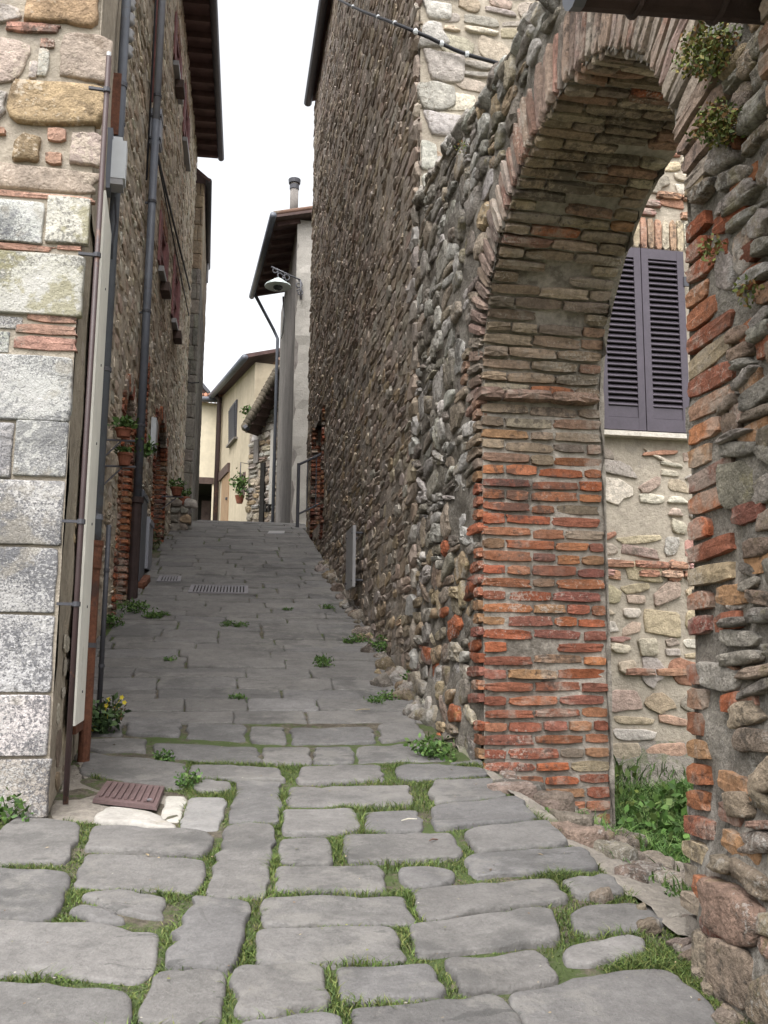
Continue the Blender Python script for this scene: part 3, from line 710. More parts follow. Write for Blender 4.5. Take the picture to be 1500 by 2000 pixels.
# soffit bricks
sf = Field(); th = .075; row = 0
while th < math.pi-.05:
    p = ell(th); n = elln(th); ds = .071/math.hypot(AE*math.sin(th), BE*math.cos(th))
    x = XW+.0; first = .15 if row % 2 else .29
    while x < 2.165:
        l = first if x < XW+.01 else rng.choice([.29, .29, .27, .16]); x1 = min(x+l, 2.17)
        if x1-x > .04 and rng.random() > .07:
            N = np.array([0, -n[0], -n[1]]); V = np.cross(N, (1, 0, 0))
            pal = TAN if rng.random() < .93 else RED
            sf.put(((x+x1)/2, p[0], p[1]), N, V, x1-x-.012, .057*rng.uniform(.85, 1.1), rng.uniform(.006, .03), pick(pal, .18)*1.12, rng.normal(0, .02))
        x = x1
    th += ds; row += 1
sf.emit(P_BRICK, 'brick', aw, 'soffit_brick')
# voussoirs on the street face
vf = Field(); th = .0
while th < math.pi+.02:
    p = ell(th)+elln(th)*.155; n = elln(th); ds = .066/math.hypot(AE*math.sin(th), BE*math.cos(th))
    vf.put((XW-.001+rng.normal(0, .004), p[0], p[1]), (-1, 0, 0), (0, n[0], n[1]), .053*rng.uniform(.85, 1.08), .295*rng.uniform(.94, 1.04), rng.uniform(.012, .024), pick([(.26, .19, .15), (.23, .17, .14), (.30, .22, .18), (.25, .15, .115), (.28, .23, .19)], .14), rng.normal(0, .02))
    th += ds
vf.emit(P_BRICK, 'brick', aw, 'voussoir_brick')
# headers of the far jamb toothing into the street face, quoins of the near pier
qb = Field(); z = .75; row = 0
while z < ZC+.9:
    if z > .7 and z < 3.5 and rng.random() < .93:
        l = rng.choice([.13, .13, .2, .28])
        y0 = 5.25 if z < ZC else YC+AE*math.sqrt(max(0, 1-((z-ZC)/BE)**2))+.30
        qb.put((XW-.004-bulge(5.3, z), y0+l/2, z+.036), (-1, 0, 0), Z, l-.012, .056, .02, pick(RED if z < 2.7 else TAN, .16), rng.normal(0, .02))
    if z < ZC and rng.random() < .95:
        l = rng.choice([.13, .14, .2, .27]); ye = 2.75+.13*(ZC-z)/2.4
        qb.put((XW+.002-bulge(ye-l/2, z), ye-l/2-.004, z+.036), (-1, 0, 0), Z, l-.012, .060*rng.uniform(.9, 1.12), .012, pick(RED+OCHRE[:2]+[(.30, .15, .085), (.27, .16, .11)] if 1.1 < z else OCHRE, .16)*.9, rng.normal(0, .03))
        if rng.random() < .7: qb.put((XW+.0-bulge(ye-l-.1, z), ye-l-.10-rng.uniform(0, .16), z+.036), (-1, 0, 0), Z, rng.uniform(.09, .2), .057, .013, pick(RED, .16), rng.normal(0, .06))
    z += .0735; row += 1
qb.emit(P_BRICK, 'brick', aw, 'quoin_brick')
# rubble of the street face
rb = Field()
def ring_free(y, z, e=.34): return not in_open(y, z, e)
def ok_far(y, z, w_, h_): return z+h_*.3 < wtop(y) and z-h_/2 > hstreet(y)-.15 and y > 5.27 and (ring_free(y, z) if z > ZC else y-w_/2 > 5.30 or y > 5.42)
rubble(rb, (XW+.002, 0, 0), (0, 1, 0), (-1, 0, 0), 4.6, 7.0, .9, 5.4, (.08, .24), (.09, .36), GREYST, ok_far, d=(.008, .030), gap=.012, tilt=.22, split=.55, fill=.93, palf=lambda y, z: (GREYST if z > 2.4 or rng.random() < .35 else OCHRE+RED[:1]))
def ok_up(y, z, w_, h_): return z+h_*.2 < wtop(y) and z > 3.3 and y < 5.27 and y > .7 and ring_free(y, z)
rubble(rb, (XW+.002, 0, 0), (0, 1, 0), (-1, 0, 0), .7, 5.27, 3.3, 5.2, (.09, .16), (.12, .26), GREYST, ok_up, d=(.010, .036), gap=.01, tilt=.12, palf=lambda y, z: GREYST+OCHRE[:2])
for a in rb.it: a[0][0] -= bulge(a[0][1], a[0][2])*.9
y = 3.3
while y < 7.0:                                    # loose stones along the broken top
    for x in (XW+.03, XW+.25, XW+.5):
        s = rng.uniform(.12, .26)
        rb.put((x, y+rng.normal(0, .03), float(wtop(y))-.01+rng.normal(0, .03)), np.array([-.75, 0, .66]) if x < XW+.1 else np.array([0, 0, 1.0]), np.array([.66, 0, .75]) if x < XW+.1 else np.array([0, 1.0, 0]), s, s*rng.uniform(.6, .9), rng.uniform(.03, .07), pick(GREYST, .2)*.8, rng.normal(0, .3))
    y += rng.uniform(.12, .2)
rb2 = Field(); keep_ = []
for a in rb.it: (rb2.it if rng.random() < .45 else keep_).append(a)
rb.it = keep_
rb.emit(P_ROCK, 'ruin', aw, 'rubble_stone', limit=150); rb2.emit(P_FIELD, 'ruin', aw, 'rubble_stone', limit=150)
np_ = Field()
def ok_pier(y, z, w_, h_): return y+w_/2 < 2.64+.1*math.sin(z*9) and z > .7 and z < 3.5
rubble(np_, (XW-.004, 0, 0), (0, 1, 0), (-1, 0, 0), 1.0, 2.75, .68, 3.6, (.07, .16), (.09, .27), GREYST, ok_pier, d=(.012, .030), gap=.006, tilt=.15, split=.4, fill=.97, palf=lambda y, z: ([(.24, .215, .185), (.27, .245, .215), (.21, .185, .155), (.25, .205, .16), (.30, .27, .24), (.23, .17, .13)] if z > 1.5 else [(.25, .195, .145), (.21, .165, .125), (.28, .225, .17), (.23, .15, .115), (.19, .16, .135)]))
for a in np_.it: a[0][0] -= bulge(a[0][1], a[0][2])
for k in range(40):                               # tumbled stones at the foot of the pier and along the arch threshold
    y = rng.uniform(1.6, 3.2); x = XW-.06+rng.normal(0, .05)-.06*(y < 2.6); s = rng.uniform(.04, .09)
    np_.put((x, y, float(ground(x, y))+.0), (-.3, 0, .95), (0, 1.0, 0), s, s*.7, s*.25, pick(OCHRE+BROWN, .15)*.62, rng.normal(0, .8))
for k in range(60):
    t = rng.random(); x = XW+.02+.75*t+rng.normal(0, .05); y = rng.uniform(3.2, 5.2); s = rng.uniform(.07, .22)
    np_.put((x, y, float(ground(x, y))-.01), (0, 0, 1.0), (0, 1.0, 0), s*1.3, s*.8, s*.2, pick([(.20, .165, .135), (.23, .195, .165), (.17, .135, .11), (.215, .16, .13)], .15), rng.normal(0, 1))
for k in range(70):                               # stones along the foot of the tower
    y = rng.uniform(5.6, 13); s = rng.uniform(.05, .16); x = XW-.05-abs(rng.normal(0, .06))
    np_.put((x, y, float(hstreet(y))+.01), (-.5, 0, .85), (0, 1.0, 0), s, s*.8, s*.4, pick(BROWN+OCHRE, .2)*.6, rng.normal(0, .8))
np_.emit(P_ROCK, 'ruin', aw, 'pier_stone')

# ================================================================== tower-like stone house beyond the arch
Y1, Y2, ZT = 7.05, 16.62, 12.15
tw = thing('stone_house', 'tall dark rubble house with purple shutters standing behind the archway', 'house', (XW, Y1, 1.3))
DOOR = (14.0, 15.45, 3.75, 5.45)
def tdoor(y, z, e=0): return DOOR[0]-e < y < DOOR[1]+e and DOOR[2]-e < z < DOOR[3]+.1*(y < 14.8)+e
mb = MB()
sheet(mb, (XW+.004, 0, 0), (0, 1, 0), (-1, 0, 0), Y1+.005, Y2, .9, ZT, .08, .012, lambda y, z: tdoor(y, z))
sheet(mb, (XW, Y2, 0), (1, 0, 0), (0, 1, 0), .02, 4.0, .9, ZT, .3, .02)
for a in [mb]: pass
mb.build('side_wall', 'dark_mortar', tw, smooth=True)
mb = MB(); sheet(mb, (0, Y1+.006, 0), (1, 0, 0), (0, -1, 0), XW+.01, 5.2, .4, ZT, .06, .007); mb.build('end_wall', 'pale_mortar', tw, smooth=True)
mb = MB(); mb.box((XW+.35, Y1+.1, .3), (5.2, Y2-.05, ZT-.02)); mb.build('wall_core', 'dark_mortar', tw)
dw = MB()
dw.box((XW+.03, DOOR[0]-.02, DOOR[2]), (XW+.36, DOOR[0]+.0, DOOR[3]+.1)); dw.box((XW+.03, DOOR[1], DOOR[2]), (XW+.36, DOOR[1]+.02, DOOR[3])); dw.box((XW+.03, DOOR[0], DOOR[3]+.08), (XW+.36, DOOR[1], DOOR[3]+.12)); dw.box((XW+.03, DOOR[0], DOOR[2]-.03), (XW+.36, DOOR[1], DOOR[2]))
dw.build('doorway', 'dark_mortar', tw)
mb = MB(); mb.box((XW+.30, DOOR[0], DOOR[2]), (XW+.345, DOOR[1], DOOR[3]+.08)); mb.build('door', 'void', tw)
db = Field(); z = DOOR[2]-.3
while z < DOOR[3]:
    if z < DOOR[3]-.25:
        x = XW+.02
        while x < XW+.33:
            db.put((x+.07, DOOR[1]-.004, z+.036), (0, -1, 0), Z, .13, .057, .02, pick(RED, .2), 0); x += .145
    for yy in (DOOR[0]-.07, DOOR[1]+.08): db.put((XW-.005, yy, z+.036), (-1, 0, 0), Z, rng.choice([.13, .26]), .057, .03, pick(RED+BROWN[:2], .2)*.7, 0)
    z += .073
db.emit(P_BRICK, 'brick', tw, 'doorway_brick')
ts = Field()
rubble(ts, (XW+.006, 0, 0), (0, 1, 0), (-1, 0, 0), Y1+.08, Y2, 1.0, ZT, (.085, .15), (.14, .34), BROWN,
       lambda y, z, w_, h_: z > hstreet(y)-.1 and not tdoor(y, z, .1), d=(.007, .019), gap=.006, tilt=.10, split=.35,
       palf=lambda y, z: (OCHRE+BROWN if z < hstreet(y)+2.6 and rng.random() < .6 else BROWN), tv=.09)
z = 1.0
while z < ZT:                                     # corner stones seen on both faces
    h_ = rng.uniform(.12, .24); l = rng.choice([.14, .26, .36])
    ts.put((XW-.004, Y1+l/2, z+h_/2), (-1, 0, 0), Z, l-.01, h_-.012, .03, pick(BROWN+GREYST[:2], .12), 0); z += h_
ts.emit(P_STONE, 'rubble', tw, 'wall_stone', min_px=9)
es = Field()
SHX0, SHXM, SHX1, SHZ0, SHZ1 = 2.90, 3.27, 3.64, 3.47, 4.99
def ok_end(x, z, w_, h_):
    if SHX0-.03-w_/2 < x < SHX1+.03+w_/2 and SHZ0-.1-h_/2 < z < SHZ1+.28+h_/2: return False
    return x-w_/2 > XW and z > .6
rubble(es, (0, Y1, 0), (1, 0, 0), (0, -1, 0), XW+.02, 5.1, .65, ZT, (.11, .24), (.12, .38), PALE, ok_end, d=(.006, .022), gap=.022, tilt=.14, split=.4, fill=.93,
       palf=lambda x, z: (PINKBR if rng.random() < .16 else PALE))
z = .9
while z < ZT:
    h_ = rng.uniform(.16, .3); l = rng.choice([.18, .3, .42])
    es.put((XW+l/2-.0, Y1-.004, z+h_/2), (0, -1, 0), Z, l-.012, h_-.014, .03, pick([(.50, .46, .42), (.44, .41, .38), (.56, .52, .47), (.40, .36, .31)], .08), 0); z += h_
es.emit(P_ROCK, 'pale', tw, 'end_wall_stone')
eb = Field(); x = SHX0-.12
while x < SHX1+.1:
    eb.put((x+.03, Y1-.004, SHZ1+.155), (0, -1, 0), Z, .054, .27*rng.uniform(.94, 1.03), .022, pick([(.45, .30, .2), (.50, .40, .28), (.42, .25, .17), (.50, .45, .36)], .1), rng.normal(0, .015)); x += .064
for z in (SHZ1+.34, SHZ1+.42, SHZ1+.5, 1.6, 1.67, 2.35, 2.42):
    x = SHX0-rng.uniform(0, .3)
    while x < SHX1+.2:
        l = rng.uniform(.14, .3)
        if rng.random() < .7: eb.put((x+l/2, Y1-.008, z), (0, -1, 0), Z, l-.015, .056, .028, pick(PINKBR, .1), rng.normal(0, .02))
        x += l
eb.emit(P_BRICK, 'brick', tw, 'end_wall_brick')
mb = MB(); mb.box((SHX0-.06, Y1-.075, SHZ0-.05), (SHX1+.06, Y1+.03, SHZ0-.012)); so_ = mb.build('window_sill', 'marble', tw, tints=False); set_tint(so_.data, np.tile((.62, .57, .5), (len(so_.data.vertices), 1)))
for xa, xb in ((SHX0, SHXM-.004), (SHXM+.004, SHX1)):
    mb = MB(); ya, yb = Y1-.062, Y1-.022; sw = .058
    mb.box((xa, ya, SHZ0), (xa+sw, yb, SHZ1)); mb.box((xb-sw, ya, SHZ0), (xb, yb, SHZ1))
    mb.box((xa+sw, ya+.002, SHZ1-.085), (xb-sw, yb, SHZ1)); mb.box((xa+sw, ya+.002, SHZ0), (xb-sw, yb, SHZ0+.10)); mb.box((xa+sw, ya+.010, SHZ0+.104), (xb-sw, yb, SHZ0+.19))
    sh = mb.build('shutter', 'shutter', tw)
    mb = MB(); mb.box((xa+.03, yb+.001, SHZ0+.05), (xb-.03, yb+.008, SHZ1-.03)); mb.build('shutter_back', 'void', sh)
    n = 27
    for k in range(n):
        z = SHZ0+.215+(SHZ1-.1-SHZ0-.215)*k/(n-1)
        mb = MB(); mb.beam((xa+sw-.004, Y1-.044, z), (xb-sw+.004, Y1-.044, z), .046, .009, up=(0, -.74, .67)); mb.build('slat', 'shutter', sh)
# hinge
mb = MB(); mb.box((SHX1-.01, Y1-.075, SHZ1-.30), (SHX1+.04, Y1-.058, SHZ1-.22)); mb.build('hinge', 'steel', tw)
# eave and gutter of the tower
mb = MB(); mb.tube([(1.30, 7.0, 12.22), (1.305, 12, 12.12), (1.315, 16.68, 12.0)], .075, 10); mb.build('gutter', 'steel', tw, smooth=True)
mb = MB(); mb.add([(1.28, 6.9, 12.30), (1.28, 16.75, 12.12), (5.4, 16.75, 13.4), (5.4, 6.9, 13.6), (1.28, 6.9, 12.22), (1.28, 16.75, 12.05), (5.4, 16.75, 13.3), (5.4, 6.9, 13.5)],
    [(0, 3, 2, 1), (4, 5, 6, 7), (0, 1, 5, 4), (1, 2, 6, 5), (2, 3, 7, 6), (3, 0, 4, 7)]); mb.build('roof', 'rafter', tw)
# grey sheet metal on the tower wall
pa, pb = at_x(695, 1035, XW-.10), at_x(712, 1030, XW-.10)
mp = thing('cover_plate', 'tall narrow grey metal plate fixed low on the dark rubble wall', 'metal plate', (XW-.08, 10.1, 2.4))
mb = MB(); mb.box((XW-.115, 9.78, 2.43), (XW-.085, 10.32, 3.06)); mb.build('plate', 'plate', mp)
for yy in (9.84, 10.26):
    for zz in (2.5, 2.99): mb = MB(); mb.tube([(XW-.122, yy, zz), (XW+.0, yy, zz)], .012, 6); mb.build('bolt', 'steel', mp)
# cable with clips crossing to the pale end wall
p0 = at_x(640, -12, 1.29); p1 = at_y(812, 62, 6.98); p2 = at_y(985, 128, 6.99)
cb = thing('overhead_cable', 'sagging black cable with pale clips running from tower eave to pale stone wall', 'cable', p2)
t = np.linspace(0, 1, 14); pts = np.array([(1-a)**2*p0+2*a*(1-a)*(2*p1-.5*p0-.5*p2)*1.0+a*a*p2 for a in t])
pts = np.array([p0+(p1-p0)*a for a in np.linspace(0, 1, 8)]+[p1+(p2-p1)*a for a in np.linspace(.15, 1, 7)]); pts[:, 2] -= .03*np.sin(np.linspace(0, math.pi*2, 15))**2
mb = MB(); mb.tube(pts, .016, 6); mb.build('line', 'cable', cb, smooth=True)
for i in (3, 5, 6, 7, 9, 11): mb = MB(); mb.lathe(pts[i]-Z*.022, [(.014, 0), (.024, .02), (.014, .045)], 8); mb.build('clip', 'white_box', cb)

# ================================================================== near brick pillar and gutter at the right edge
pl = thing('brick_pillar', 'near weathered brick pillar at the right edge beside the gutter', 'pillar', (1.5, 1.4, .6))
mb = MB(); mb.box((1.262, .5, .4), (1.75, 1.965, 4.6)); mb.build('pillar_core', 'mortar', pl)
pb = Field(); z = .7; row = 0
while z < 4.5:
    yy = 1.97; first = True
    while yy > .6:
        l = .14 if (first and row % 2) else .27; first = False
        pb.put((1.258, yy-l/2, z+.035), (-1, 0, 0), Z, l-.012, .06*rng.uniform(.92, 1.08), rng.uniform(.008, .02), pick([(.32, .19, .13), (.36, .24, .165), (.30, .16, .12), (.34, .27, .2)], .12), rng.normal(0, .015)); yy -= l
    xx = 1.262
    while xx < 1.72:
        l = .27 if (xx < 1.27 and row % 2) else .14
        pb.put((xx+l/2, 1.968, z+.035), (0, 1, 0), Z, l-.012, .06, .012, pick([(.32, .19, .13), (.36, .24, .165), (.30, .16, .12)], .12), 0); xx += l
    z += .072; row += 1
pb.emit(P_BRICK, 'brick', pl, 'brick')
ga, gb = at_y(1118, -30, 2.06), at_y(1470, -2, 2.06)
gt = thing('eave_gutter', 'dark rounded gutter end jutting out from the near brick pillar at top', 'gutter', gb)
mb = MB()
an = np.linspace(math.pi, 2*math.pi, 9); gd = (gb-ga)/np.linalg.norm(gb-ga); gs = np.cross(gd, Z)
V = [p+gs*.058*math.cos(a)*q+Z*.058*math.sin(a)*q for p in (ga, gb+gd*.2) for q in (1, .93) for a in an]
n = 9; f = []
for i in range(n-1): f += [(i, i+1, 2*n+i+1, 2*n+i), (n+i+1, n+i, 3*n+i, 3*n+i+1), (i+1, i, n+i, n+i+1)]
f += [(0, 2*n, 3*n, n), (n-1, 2*n-1, 4*n-1, 3*n-1)]
mb.add(V, f); mb.build('trough', 'dark_iron', gt, smooth=False)
mb = MB(); mb.tube([ga-gd*.005, ga+gd*.025], .060, 14); mb.build('end_cap', 'pipe_grey', gt)
for s in (.35, .8): p = ga+(gb-ga)*s; mb = MB(); mb.tube([p+gs*.062*math.cos(a)+Z*.062*math.sin(a) for a in an], .008, 5); mb.build('strap', 'dark_iron', gt)
mb = MB(); mb.beam(ga+Z*.06+np.array([.1, -.10, .02]), gb+Z*.06+np.array([.3, -.10, .02]), .5, .05, up=(0, 0, 1)); mb.build('eave_board', 'wood', gt)

# ================================================================== near house on the left: big lichened blocks
YF, YFU = 4.30, 4.42
lx = lambda px, py, y=YF: at_y(px, py, y)
nh = thing('stone_house', 'near left house corner of big white lichened blocks and thin bricks', 'house', (-.66, YF, .9))
def rect_put(fl, x0, y0, x1, y1, yp, pal, d, v=.06, rot=0.0, grow=0.0):
    a, b = at_y(x0, (y0+y1)/2, yp), at_y(x1, (y0+y1)/2, yp); t, u = at_y((x0+x1)/2, y0, yp), at_y((x0+x1)/2, y1, yp)
    c = (a+b)/2; c[2] = (t[2]+u[2])/2
    fl.put((c[0], yp+.0, c[2]), (0, -1, 0), Z, b[0]-a[0]-.004+grow, t[2]-u[2]-.004+grow, d, pick(pal, v), rot)
WB = [(.52, .50, .485), (.55, .53, .51), (.50, .485, .475)]; YB = [(.47, .45, .40)]
lb = Field(); yb_ = Field(); br = Field(); wb = Field()
for r in [(-160, 690, 142, 820), (28, 822, 133, 932), (-160, 822, 26, 932), (-160, 934, 125, 1063), (-160, 1066, 111, 1196), (-160, 1199, 105, 1353), (-160, 1356, 97, 1478)]: rect_put(lb, *r, YF, WB, .02, v=.10)
rect_put(lb, -160, 1482, 97, 1600, YF, [(.36, .33, .29)], .02)
rect_put(lb, -160, 386, 86, 470, YF, WB, .02); rect_put(yb_, 90, 386, 176, 478, YF, YB, .02); rect_put(yb_, -160, 490, 165, 612, YF, YB, .02)
for r in [(-100, 474, 104, 488), (110, 480, 160, 491), (52, 613, 152, 632), (28, 634, 150, 655), (24, 657, 150, 686), (-160, 372, 182, 384)]: rect_put(br, *r, YF+.004, [(.40, .24, .18), (.44, .27, .20)], .012)
for r in [(-120, 615, 46, 640), (-120, 644, 20, 686)]: rect_put(lb, *r, YF+.006, [(.45, .42, .38)], .01)
lb.emit(P_BLOCK, 'block', nh, 'stone_block'); yb_.emit(P_BLOCK, 'yellow_block', nh, 'lichen_block'); 
for r in [(48, -60, 198, 50), (18, 160, 206, 242)]: rect_put(wb, *r, YFU, [(.36, .27, .165)], .03, grow=.01)
for r in [(118, 66, 218, 158), (138, 254, 200, 322), (-160, 325, 198, 368), (-160, 72, 56, 160)]: rect_put(wb, *r, YFU, [(.40, .33, .28), (.37, .30, .25)], .018, grow=.01)
for r in [(24, 266, 80, 318)]: rect_put(wb, *r, YFU, [(.26, .19, .12)], .03)
for r in [(72, 96, 97, 152), (-160, 0, 40, 40), (55, 120, 75, 155), (-160, 165, 10, 235)]: rect_put(wb, *r, YFU, [(.42, .39, .35)], .014)
for r in [(10, 46, 116, 64), (78, 76, 107, 95), (92, 250, 130, 277), (88, 298, 122, 322), (-60, 245, 12, 262)]: rect_put(br, *r, YFU, [(.40, .22, .165), (.44, .27, .2)], .012, rot=rng.normal(0, .05))
zt_ = lx(180, 0, YFU)[2]
while zt_ < 8.5:                                   # same masonry above the picture
    x = -1.7
    while x < -.72:
        l = rng.uniform(.15, .34); h_ = rng.uniform(.12, .2)
        wb.put((x+l/2, YFU, zt_+.14), (0, -1, 0), Z, min(l, -.66-x)-.02, h_, .02, pick([(.46, .36, .24), (.50, .43, .37)], .1), rng.normal(0, .04)); x += l
    zt_ += .22
wb.emit(P_ASH, 'warm_block', nh, 'fieldstone'); br.emit(P_BRICK, 'brick', nh, 'brick')
ZL = lx(100, 378)[2]
mb = MB()
sheet(mb, (0, YF+.002, 0), (1, 0, 0), (0, -1, 0), -2.2, -.665, .5, ZL, .04, .005)
sheet(mb, (0, YFU+.008, 0), (1, 0, 0), (0, -1, 0), -2.2, -.655, ZL-.02, 8.6, .05, .010)
mb.box((-2.2, YF+.02, ZL-.02), (-.675, YFU+.03, ZL))
mb.build('front_wall', 'pale_mortar', nh, smooth=False)
SD = np.array([-.10, 2.0, 0]); SDL = np.linalg.norm(SD); SD = SD/SDL; SN = np.array([SD[1], -SD[0], 0])
mb = MB(); sheet(mb, (-.664, YF+.01, 0), SD, SN, 0, SDL, .5, ZL, .05, .010); sheet(mb, (-.655, YFU+.01, 0), SD, SN, 0, SDL-.12, ZL-.02, 8.6, .05, .010)
mb.build('side_wall', 'side_mortar', nh, smooth=True)
mb = MB(); mb.box((-2.2, YFU+.1, .5), (-.86, 6.34, 8.6)); mb.build('wall_core', 'dark_mortar', nh)
sf_ = Field()
rubble(sf_, np.array([-.664, YF, 0])-SN*.004, SD, SN, .06, SDL, .9, 8.4, (.12, .2), (.14, .3), OCHRE+PALE[:3], lambda u, z, w_, h_: u > .25, d=(.001, .008), gap=.03, fill=.7, tilt=.1)
sf_.emit(P_FIELD, 'pale', nh, 'side_stone')

# pipes fixed to its side wall
def spx(px, py, off=.05):                          # a point on the side wall, pushed out by off
    return at_plane(px, py, np.array([-.664, YF, 0])+SN*off, SN)
def vpipe(px_bot, py_bot, px_top, py_top, off):
    a = spx(px_bot, py_bot, off); b = spx(px_top, py_top, off)
    m = (a+b)/2; a[:2] = (a[:2]*.5+m[:2]*.5); b[:2] = (b[:2]*.5+m[:2]*.5)
    return a, b
GRP = None
pa_ = spx(152, 1420, .07); ybp = pa_[1]; zb = float(hstreet(ybp))-.01
def col(px, off, py=900): p = spx(px, py, off); return p[:2]
# brown thin pipe
bx = col(160, .075, 1000); top = at_y(229, 112, bx[1])[2]
bp_ = thing('brown_pipe', 'thin brown pipe running down the left wall to the paving', 'pipe', (bx[0], bx[1], zb))
mb = MB(); mb.tube([(bx[0]+.003, bx[1], zb), (bx[0], bx[1], 2.0), (bx[0], bx[1], top)], .012, 9); mb.build('tube', 'pipe_brown', bp_, smooth=True)
mb = MB(); mb.tube([(bx[0], bx[1], top), (bx[0], bx[1], top+.02)], .010, 9); mb.build('open_end', 'white_box', bp_)
for zz in (1.85, 2.2, 3.4, 4.2, 4.9):
    mb = MB(); mb.tube([(bx[0], bx[1], zz), (bx[0], bx[1], zz+.02)], .017, 9); mb.beam((bx[0], bx[1], zz+.01), np.array([bx[0], bx[1], zz+.01])-SN*.08, .014, .012); mb.build('bracket', 'steel', bp_)
# cream trunking
cx0, cx1 = col(163, .035, 1000), col(184, .035, 1000)
ztk = at_y(212, 372, cx0[1])[2]; zbk = at_y(142, 1418, cx0[1])[2]
ct = thing('cable_trunking', 'long cream plastic trunking strip between brown pipe and grey downpipe', 'trunking', ((cx0[0]+cx1[0])/2, (cx0[1]+cx1[1])/2, zbk))
mb = MB(); c_ = np.array([*(cx0+cx1)/2, (ztk+zbk)/2]); mb.obox(c_, SD, SN, Z, np.linalg.norm(cx1-cx0)/2, .018, (ztk-zbk)/2); mb.build('channel', 'cream', ct)
for zz in np.arange(zbk+.15, ztk, .42): mb = MB(); q = c_.copy(); q[2] = zz; q = q+SN*.018-SD*.03; mb.tube([q, q+SN*.004], .007, 6); mb.build('screw', 'steel', ct)
mb = MB(); q = c_.copy(); q[2] = zbk-.02; mb.obox(q, SD, SN, Z, np.linalg.norm(cx1-cx0)/2*.7, .016, .025); mb.build('end_piece', 'rust', ct)
# blue-grey downpipe with rusty iron foot
dx = col(196, .06, 900)
zr = at_y(176, 1062, dx[1])[2]; zj = at_y(160, 1395, dx[1])[2]; zd = float(hstreet(dx[1]))
dp = thing('downpipe', 'blue grey downpipe with rusty iron foot beside the cream trunking', 'downpipe', (dx[0], dx[1], zd))
mb = MB(); mb.tube([(dx[0], dx[1], zr), (dx[0], dx[1], 9.0)], .027, 12); mb.build('pipe', 'pipe_grey', dp, smooth=True)
mb = MB(); mb.tube([(dx[0], dx[1], zr+.13), (dx[0], dx[1], zr+.16)], .031, 12); mb.tube([(dx[0], dx[1], 4.4), (dx[0], dx[1], 4.45)], .031, 12); mb.build('joint', 'pipe_grey', dp)
mb = MB(); mb.tube([(dx[0], dx[1], zd-.02), (dx[0], dx[1], zr-.14), (dx[0], dx[1], zr-.13), (dx[0], dx[1], zr-.02), (dx[0], dx[1], zr-.01), (dx[0], dx[1], zr+.015)], [.031, .031, .037, .037, .042, .042], 12); mb.build('iron_foot', 'rust', dp, smooth=False)
for zz in (1.5+.2, 3.2, 4.9, 5.8): mb = MB(); mb.tube([(dx[0], dx[1], zz), (dx[0], dx[1], zz+.025)], .033, 12); mb.beam((dx[0], dx[1], zz+.012), (dx[0]-.1, dx[1], zz+.012), .02, .02); mb.build('bracket', 'steel', dp)
# thin dark pipe further behind
ex = col(206, .06, 1150); mb = MB()
dk = thing('conduit', 'thin dark conduit low on the left wall behind the rusty downpipe foot', 'conduit', (ex[0], ex[1], float(hstreet(ex[1]))))
mb.tube([(ex[0], ex[1], float(hstreet(ex[1]))), (ex[0], ex[1], float(hstreet(ex[1]))+1.2)], .016, 7); mb.build('tube', 'steel', dk, smooth=True)
for zz in (.3, .9): mb = MB(); q = np.array([ex[0], ex[1], float(hstreet(ex[1]))+zz]); mb.tube([q, q+Z*.02], .020, 7); mb.build('clip', 'steel', dk)
# box and fittings above the trunking
bc = col(228, .07, 330); zb0, zb1 = at_y(228, 368, bc[1])[2], at_y(232, 272, bc[1])[2]
jx = thing('junction_box', 'pale grey plastic box mounted at the top of the cream trunking', 'junction box', (bc[0], bc[1], zb0))
q = np.array([bc[0], bc[1], (zb0+zb1)/2]); mb = MB(); mb.obox(q, SD, SN, Z, .055, .050, (zb1-zb0)/2-.035); mb.build('lid', 'white_box', jx)
mb = MB(); mb.obox(q+SN*.0-Z*((zb1-zb0)/2-.018), SD, SN, Z, .052, .040, .018); mb.build('base', 'plate', jx)
mb = MB(); mb.obox(q+Z*((zb1-zb0)/2-.018)+SN*0, SD, SN, Z, .030, .025, .016); mb.build('gland', 'white_box', jx)
mb = MB(); mb.tube([q-Z*.2, q-Z*.34+SD*.02+SN*.01, q-Z*.48-SD*.015, q-Z*.56], .006, 5); mb.build('lead', 'cable', jx)
mb = MB(); mb.obox(q-SN*.045, SD, SN, Z, .06, .018, (zb1-zb0)/2+.03); mb.build('back_plate', 'pipe_grey', jx)
c2 = col(240, .05, 200)
sc_ = thing('cable_conduit', 'bent blue grey conduit rising from pale junction box to insulators', 'conduit', (c2[0], c2[1], zb1))
mb = MB(); mb.tube([(c2[0], c2[1], zb1-.1), (c2[0], c2[1], zb1+.42), (c2[0]+.005, c2[1]-.03, zb1+.52), (c2[0], c2[1]-.04, zb1+.75)], .017, 8); mb.build('tube', 'pipe_light', sc_, smooth=True)
for a in (.1, .35, .62): mb = MB(); q = np.array([c2[0], c2[1], zb1+a]); mb.tube([q, q+Z*.018], .022, 8); mb.build('clip', 'steel', sc_)
zi = zb1+.78
isl = thing('cable_clamp', 'dark cable clamp with pale porcelain insulators high on left corner', 'cable clamp', (c2[0], c2[1], zi))
mb = MB(); mb.obox((c2[0]-.02, c2[1], zi+.18), SD, SN, Z, .012, .012, .22); mb.build('bracket', 'steel', isl)
for a in (.02, .13, .24, .34): mb = MB(); mb.lathe((c2[0]+.015, c2[1]-.01, zi+a), [(.018, 0), (.034, .02), (.022, .04), (.034, .06), (.016, .08)], 9); mb.build('insulator', 'plate', isl, smooth=True)
